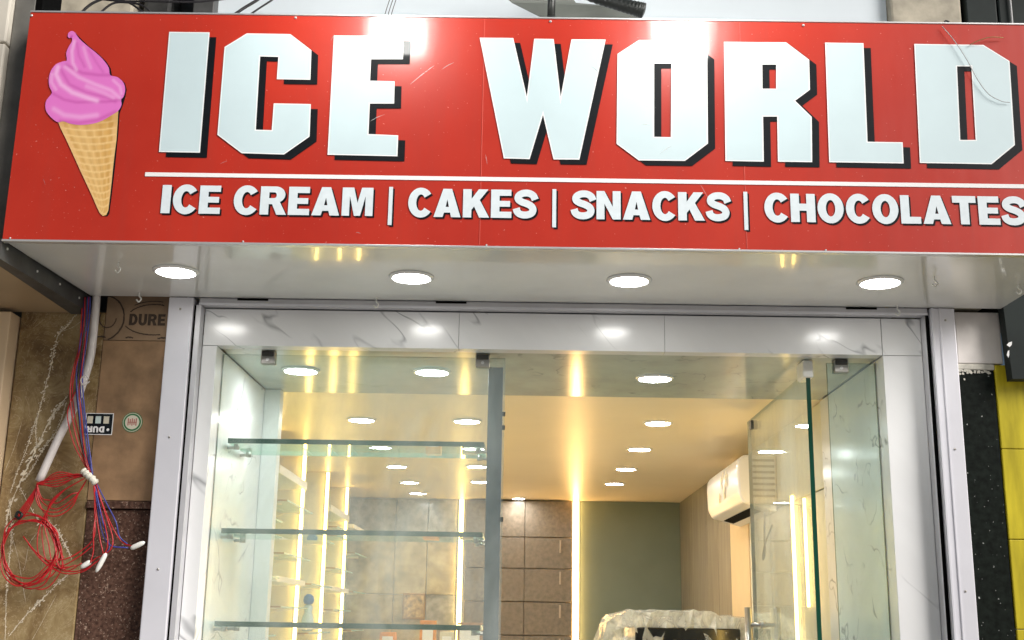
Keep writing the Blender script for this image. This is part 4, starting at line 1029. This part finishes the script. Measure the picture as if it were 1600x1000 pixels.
for k, b2 in enumerate((800, 806, 795, 786)):
    tubepx([(58, 757), (56 + 3 * k, 778), (66 + 4 * k, b2 - 4), (90, b2), (112, b2 - 14), (124, 768), (138, 745)], .0021, M['red_wire'], 'wire', coil, amp=.006)
for k in range(5):
    x_ = 52 + 9 * k
    tubepx([(134, 746), (96 - 3 * k, 770 + 2 * k), (66 + k * 2, 812), (x_ + 6, 850), (x_ + 14, 875 + 4 * k), (x_ + 40, 892 - 3 * k)], .0020, M['red_wire'], 'wire', coil, amp=.008)
for f_ in ([(36, 838), (60, 866), (92, 884), (120, 872), (146, 852)], [(8, 830), (4, 870), (14, 895), (50, 903), (78, 880), (100, 870)], [(44, 850), (70, 880), (100, 896), (130, 893), (150, 878)]):
    tubepx(f_, .0021, M['red_wire'], 'wire', coil)
tubepx([(24, 806, -.004), (30, 810, -.01), (34, 804, -.01), (28, 800, -.006), (24, 808, -.004)], .005, M['rubber_black'], 'tie', coil, YC - .01, 8)

# ------------------------------------------------------------------ things above the sign
pp = thing('black_pipe_stand', 'short black pipe standing behind the top of the sign', 'pipe', (*at(861, 34, Y=3.62),))
MB().tube([at(861, 36, Y=3.62), at(862, 0, Y=3.62), at(862, -40, Y=3.62)], .0135, 10, 0).build('pipe', M['rubber_black'], pp)
MB().lathe([(.022, 0), (.022, .012), (.016, .02)], tuple(at(861, 36, Y=3.62)), 14).build('collar', M['rubber_black'], pp)
hs = thing('black_hose', 'thick black corrugated hose curling over the top edge of the sign', 'hose', (*at(1000, 33, Y=3.75),))
P = [at(880, -22, Y=3.75), at(930, -4, Y=3.74), at(965, 6, Y=3.73), at(995, 14, Y=3.72), at(1008, 18, Y=3.72)]
MB().tube(P, lambda t: (.017 + .012 * t + .0012 * math.sin(t * 120)) * (1 if t < .93 else max(.25, math.sqrt(max(0, 1 - ((t - .93) / .07) ** 2)))), 14, 16).build('hose', M['rubber_black'], hs)
cv = thing('grey_cloth', 'sagging grey cloth behind the top of the sign', 'cloth', (*at(880, 30, Y=3.95),))
pl = [[(760, -30), (800, 6), (850, 26), (900, 34), (985, 40), (1000, 30), (960, 14), (900, 2), (880, -30)]]
o2 = [[(at(x, y, Y=3.95).x, at(x, y, Y=3.95).z) for x, y in o] for o in pl]
cl_ = MB().poly(o2, lambda X, Z: (X, 3.95 + .02 * math.sin(X * 14), Z))
bmesh.ops.solidify(cl_.bm, geom=list(cl_.bm.faces), thickness=.006); cl_.build('cloth_sheet', M['fabric_grey'], cv)
wc = 'cables above the sign'
def cable(pts, r, m, lab, Y=3.9):
    P = [at(x, y, Y=Y) for x, y in pts]; return solo('cable', MB().tube(P, r, 6), m, lab, 'cable', wc)
cable([(362, 26), (382, 12), (402, 0), (430, -20)], .0055, M['dark_wire'], 'thick dark cable slanting up behind the sign above the letter C')
cable([(386, 26), (405, 13), (425, 0), (450, -18)], .0035, M['dark_wire'], 'thin dark cable slanting up beside the thick one above the letter C')
cable([(130, -6), (180, 1), (240, 2), (300, 3), (330, 1), (380, -6)], .004, M['dark_wire'], 'long black cable running level above the left end of the sign')
cable([(180, -4), (205, 6), (222, 18), (236, 26)], .004, M['dark_wire'], 'black cable curving down behind the sign above the letter I')
cable([(150, 26), (175, 6), (200, 4), (225, 10), (245, 30)], .004, M['dark_wire'], 'tangled black cable above the space between cone and lettering')
cable([(120, 28), (140, 8), (165, -4)], .005, M['dark_wire'], 'short dark cable above the ice cream picture')
for k, lab in enumerate(('left thin wire', 'middle thin wire', 'right thin wire')):
    cable([(599 + k * 5, 32), (604 + k * 5, 14), (612 + k * 5, -10)], .0016, M['dark_wire'], lab + ' of three rising behind the sign above the letter E')
cable([(1474, 42), (1477, 33), (1483, 35), (1481, 41)], .003, M['dark_wire'], 'small black wire curl on top of the sign above the letter D', 3.51)
sw = thing('stray_wire', 'thin stray wire hanging over the letter D of the sign', 'wire', (*at(1500, 80, Y=3.49),))
MB().tube([at(1472, 41, Y=3.49), at(1490, 62, Y=3.487), at(1510, 92, Y=3.486), at(1528, 125, Y=3.487), at(1545, 147, Y=3.488), at(1565, 158, Y=3.489), at(1578, 160, Y=3.49)], .0013, 5).build('wire', M['grey_wire'], sw)
MB().tube([at(1515, 70, Y=3.49), at(1530, 63, Y=3.487), at(1548, 58, Y=3.486), at(1568, 59, Y=3.488)], .0015, 5).build('wire', M['bracket'], sw)
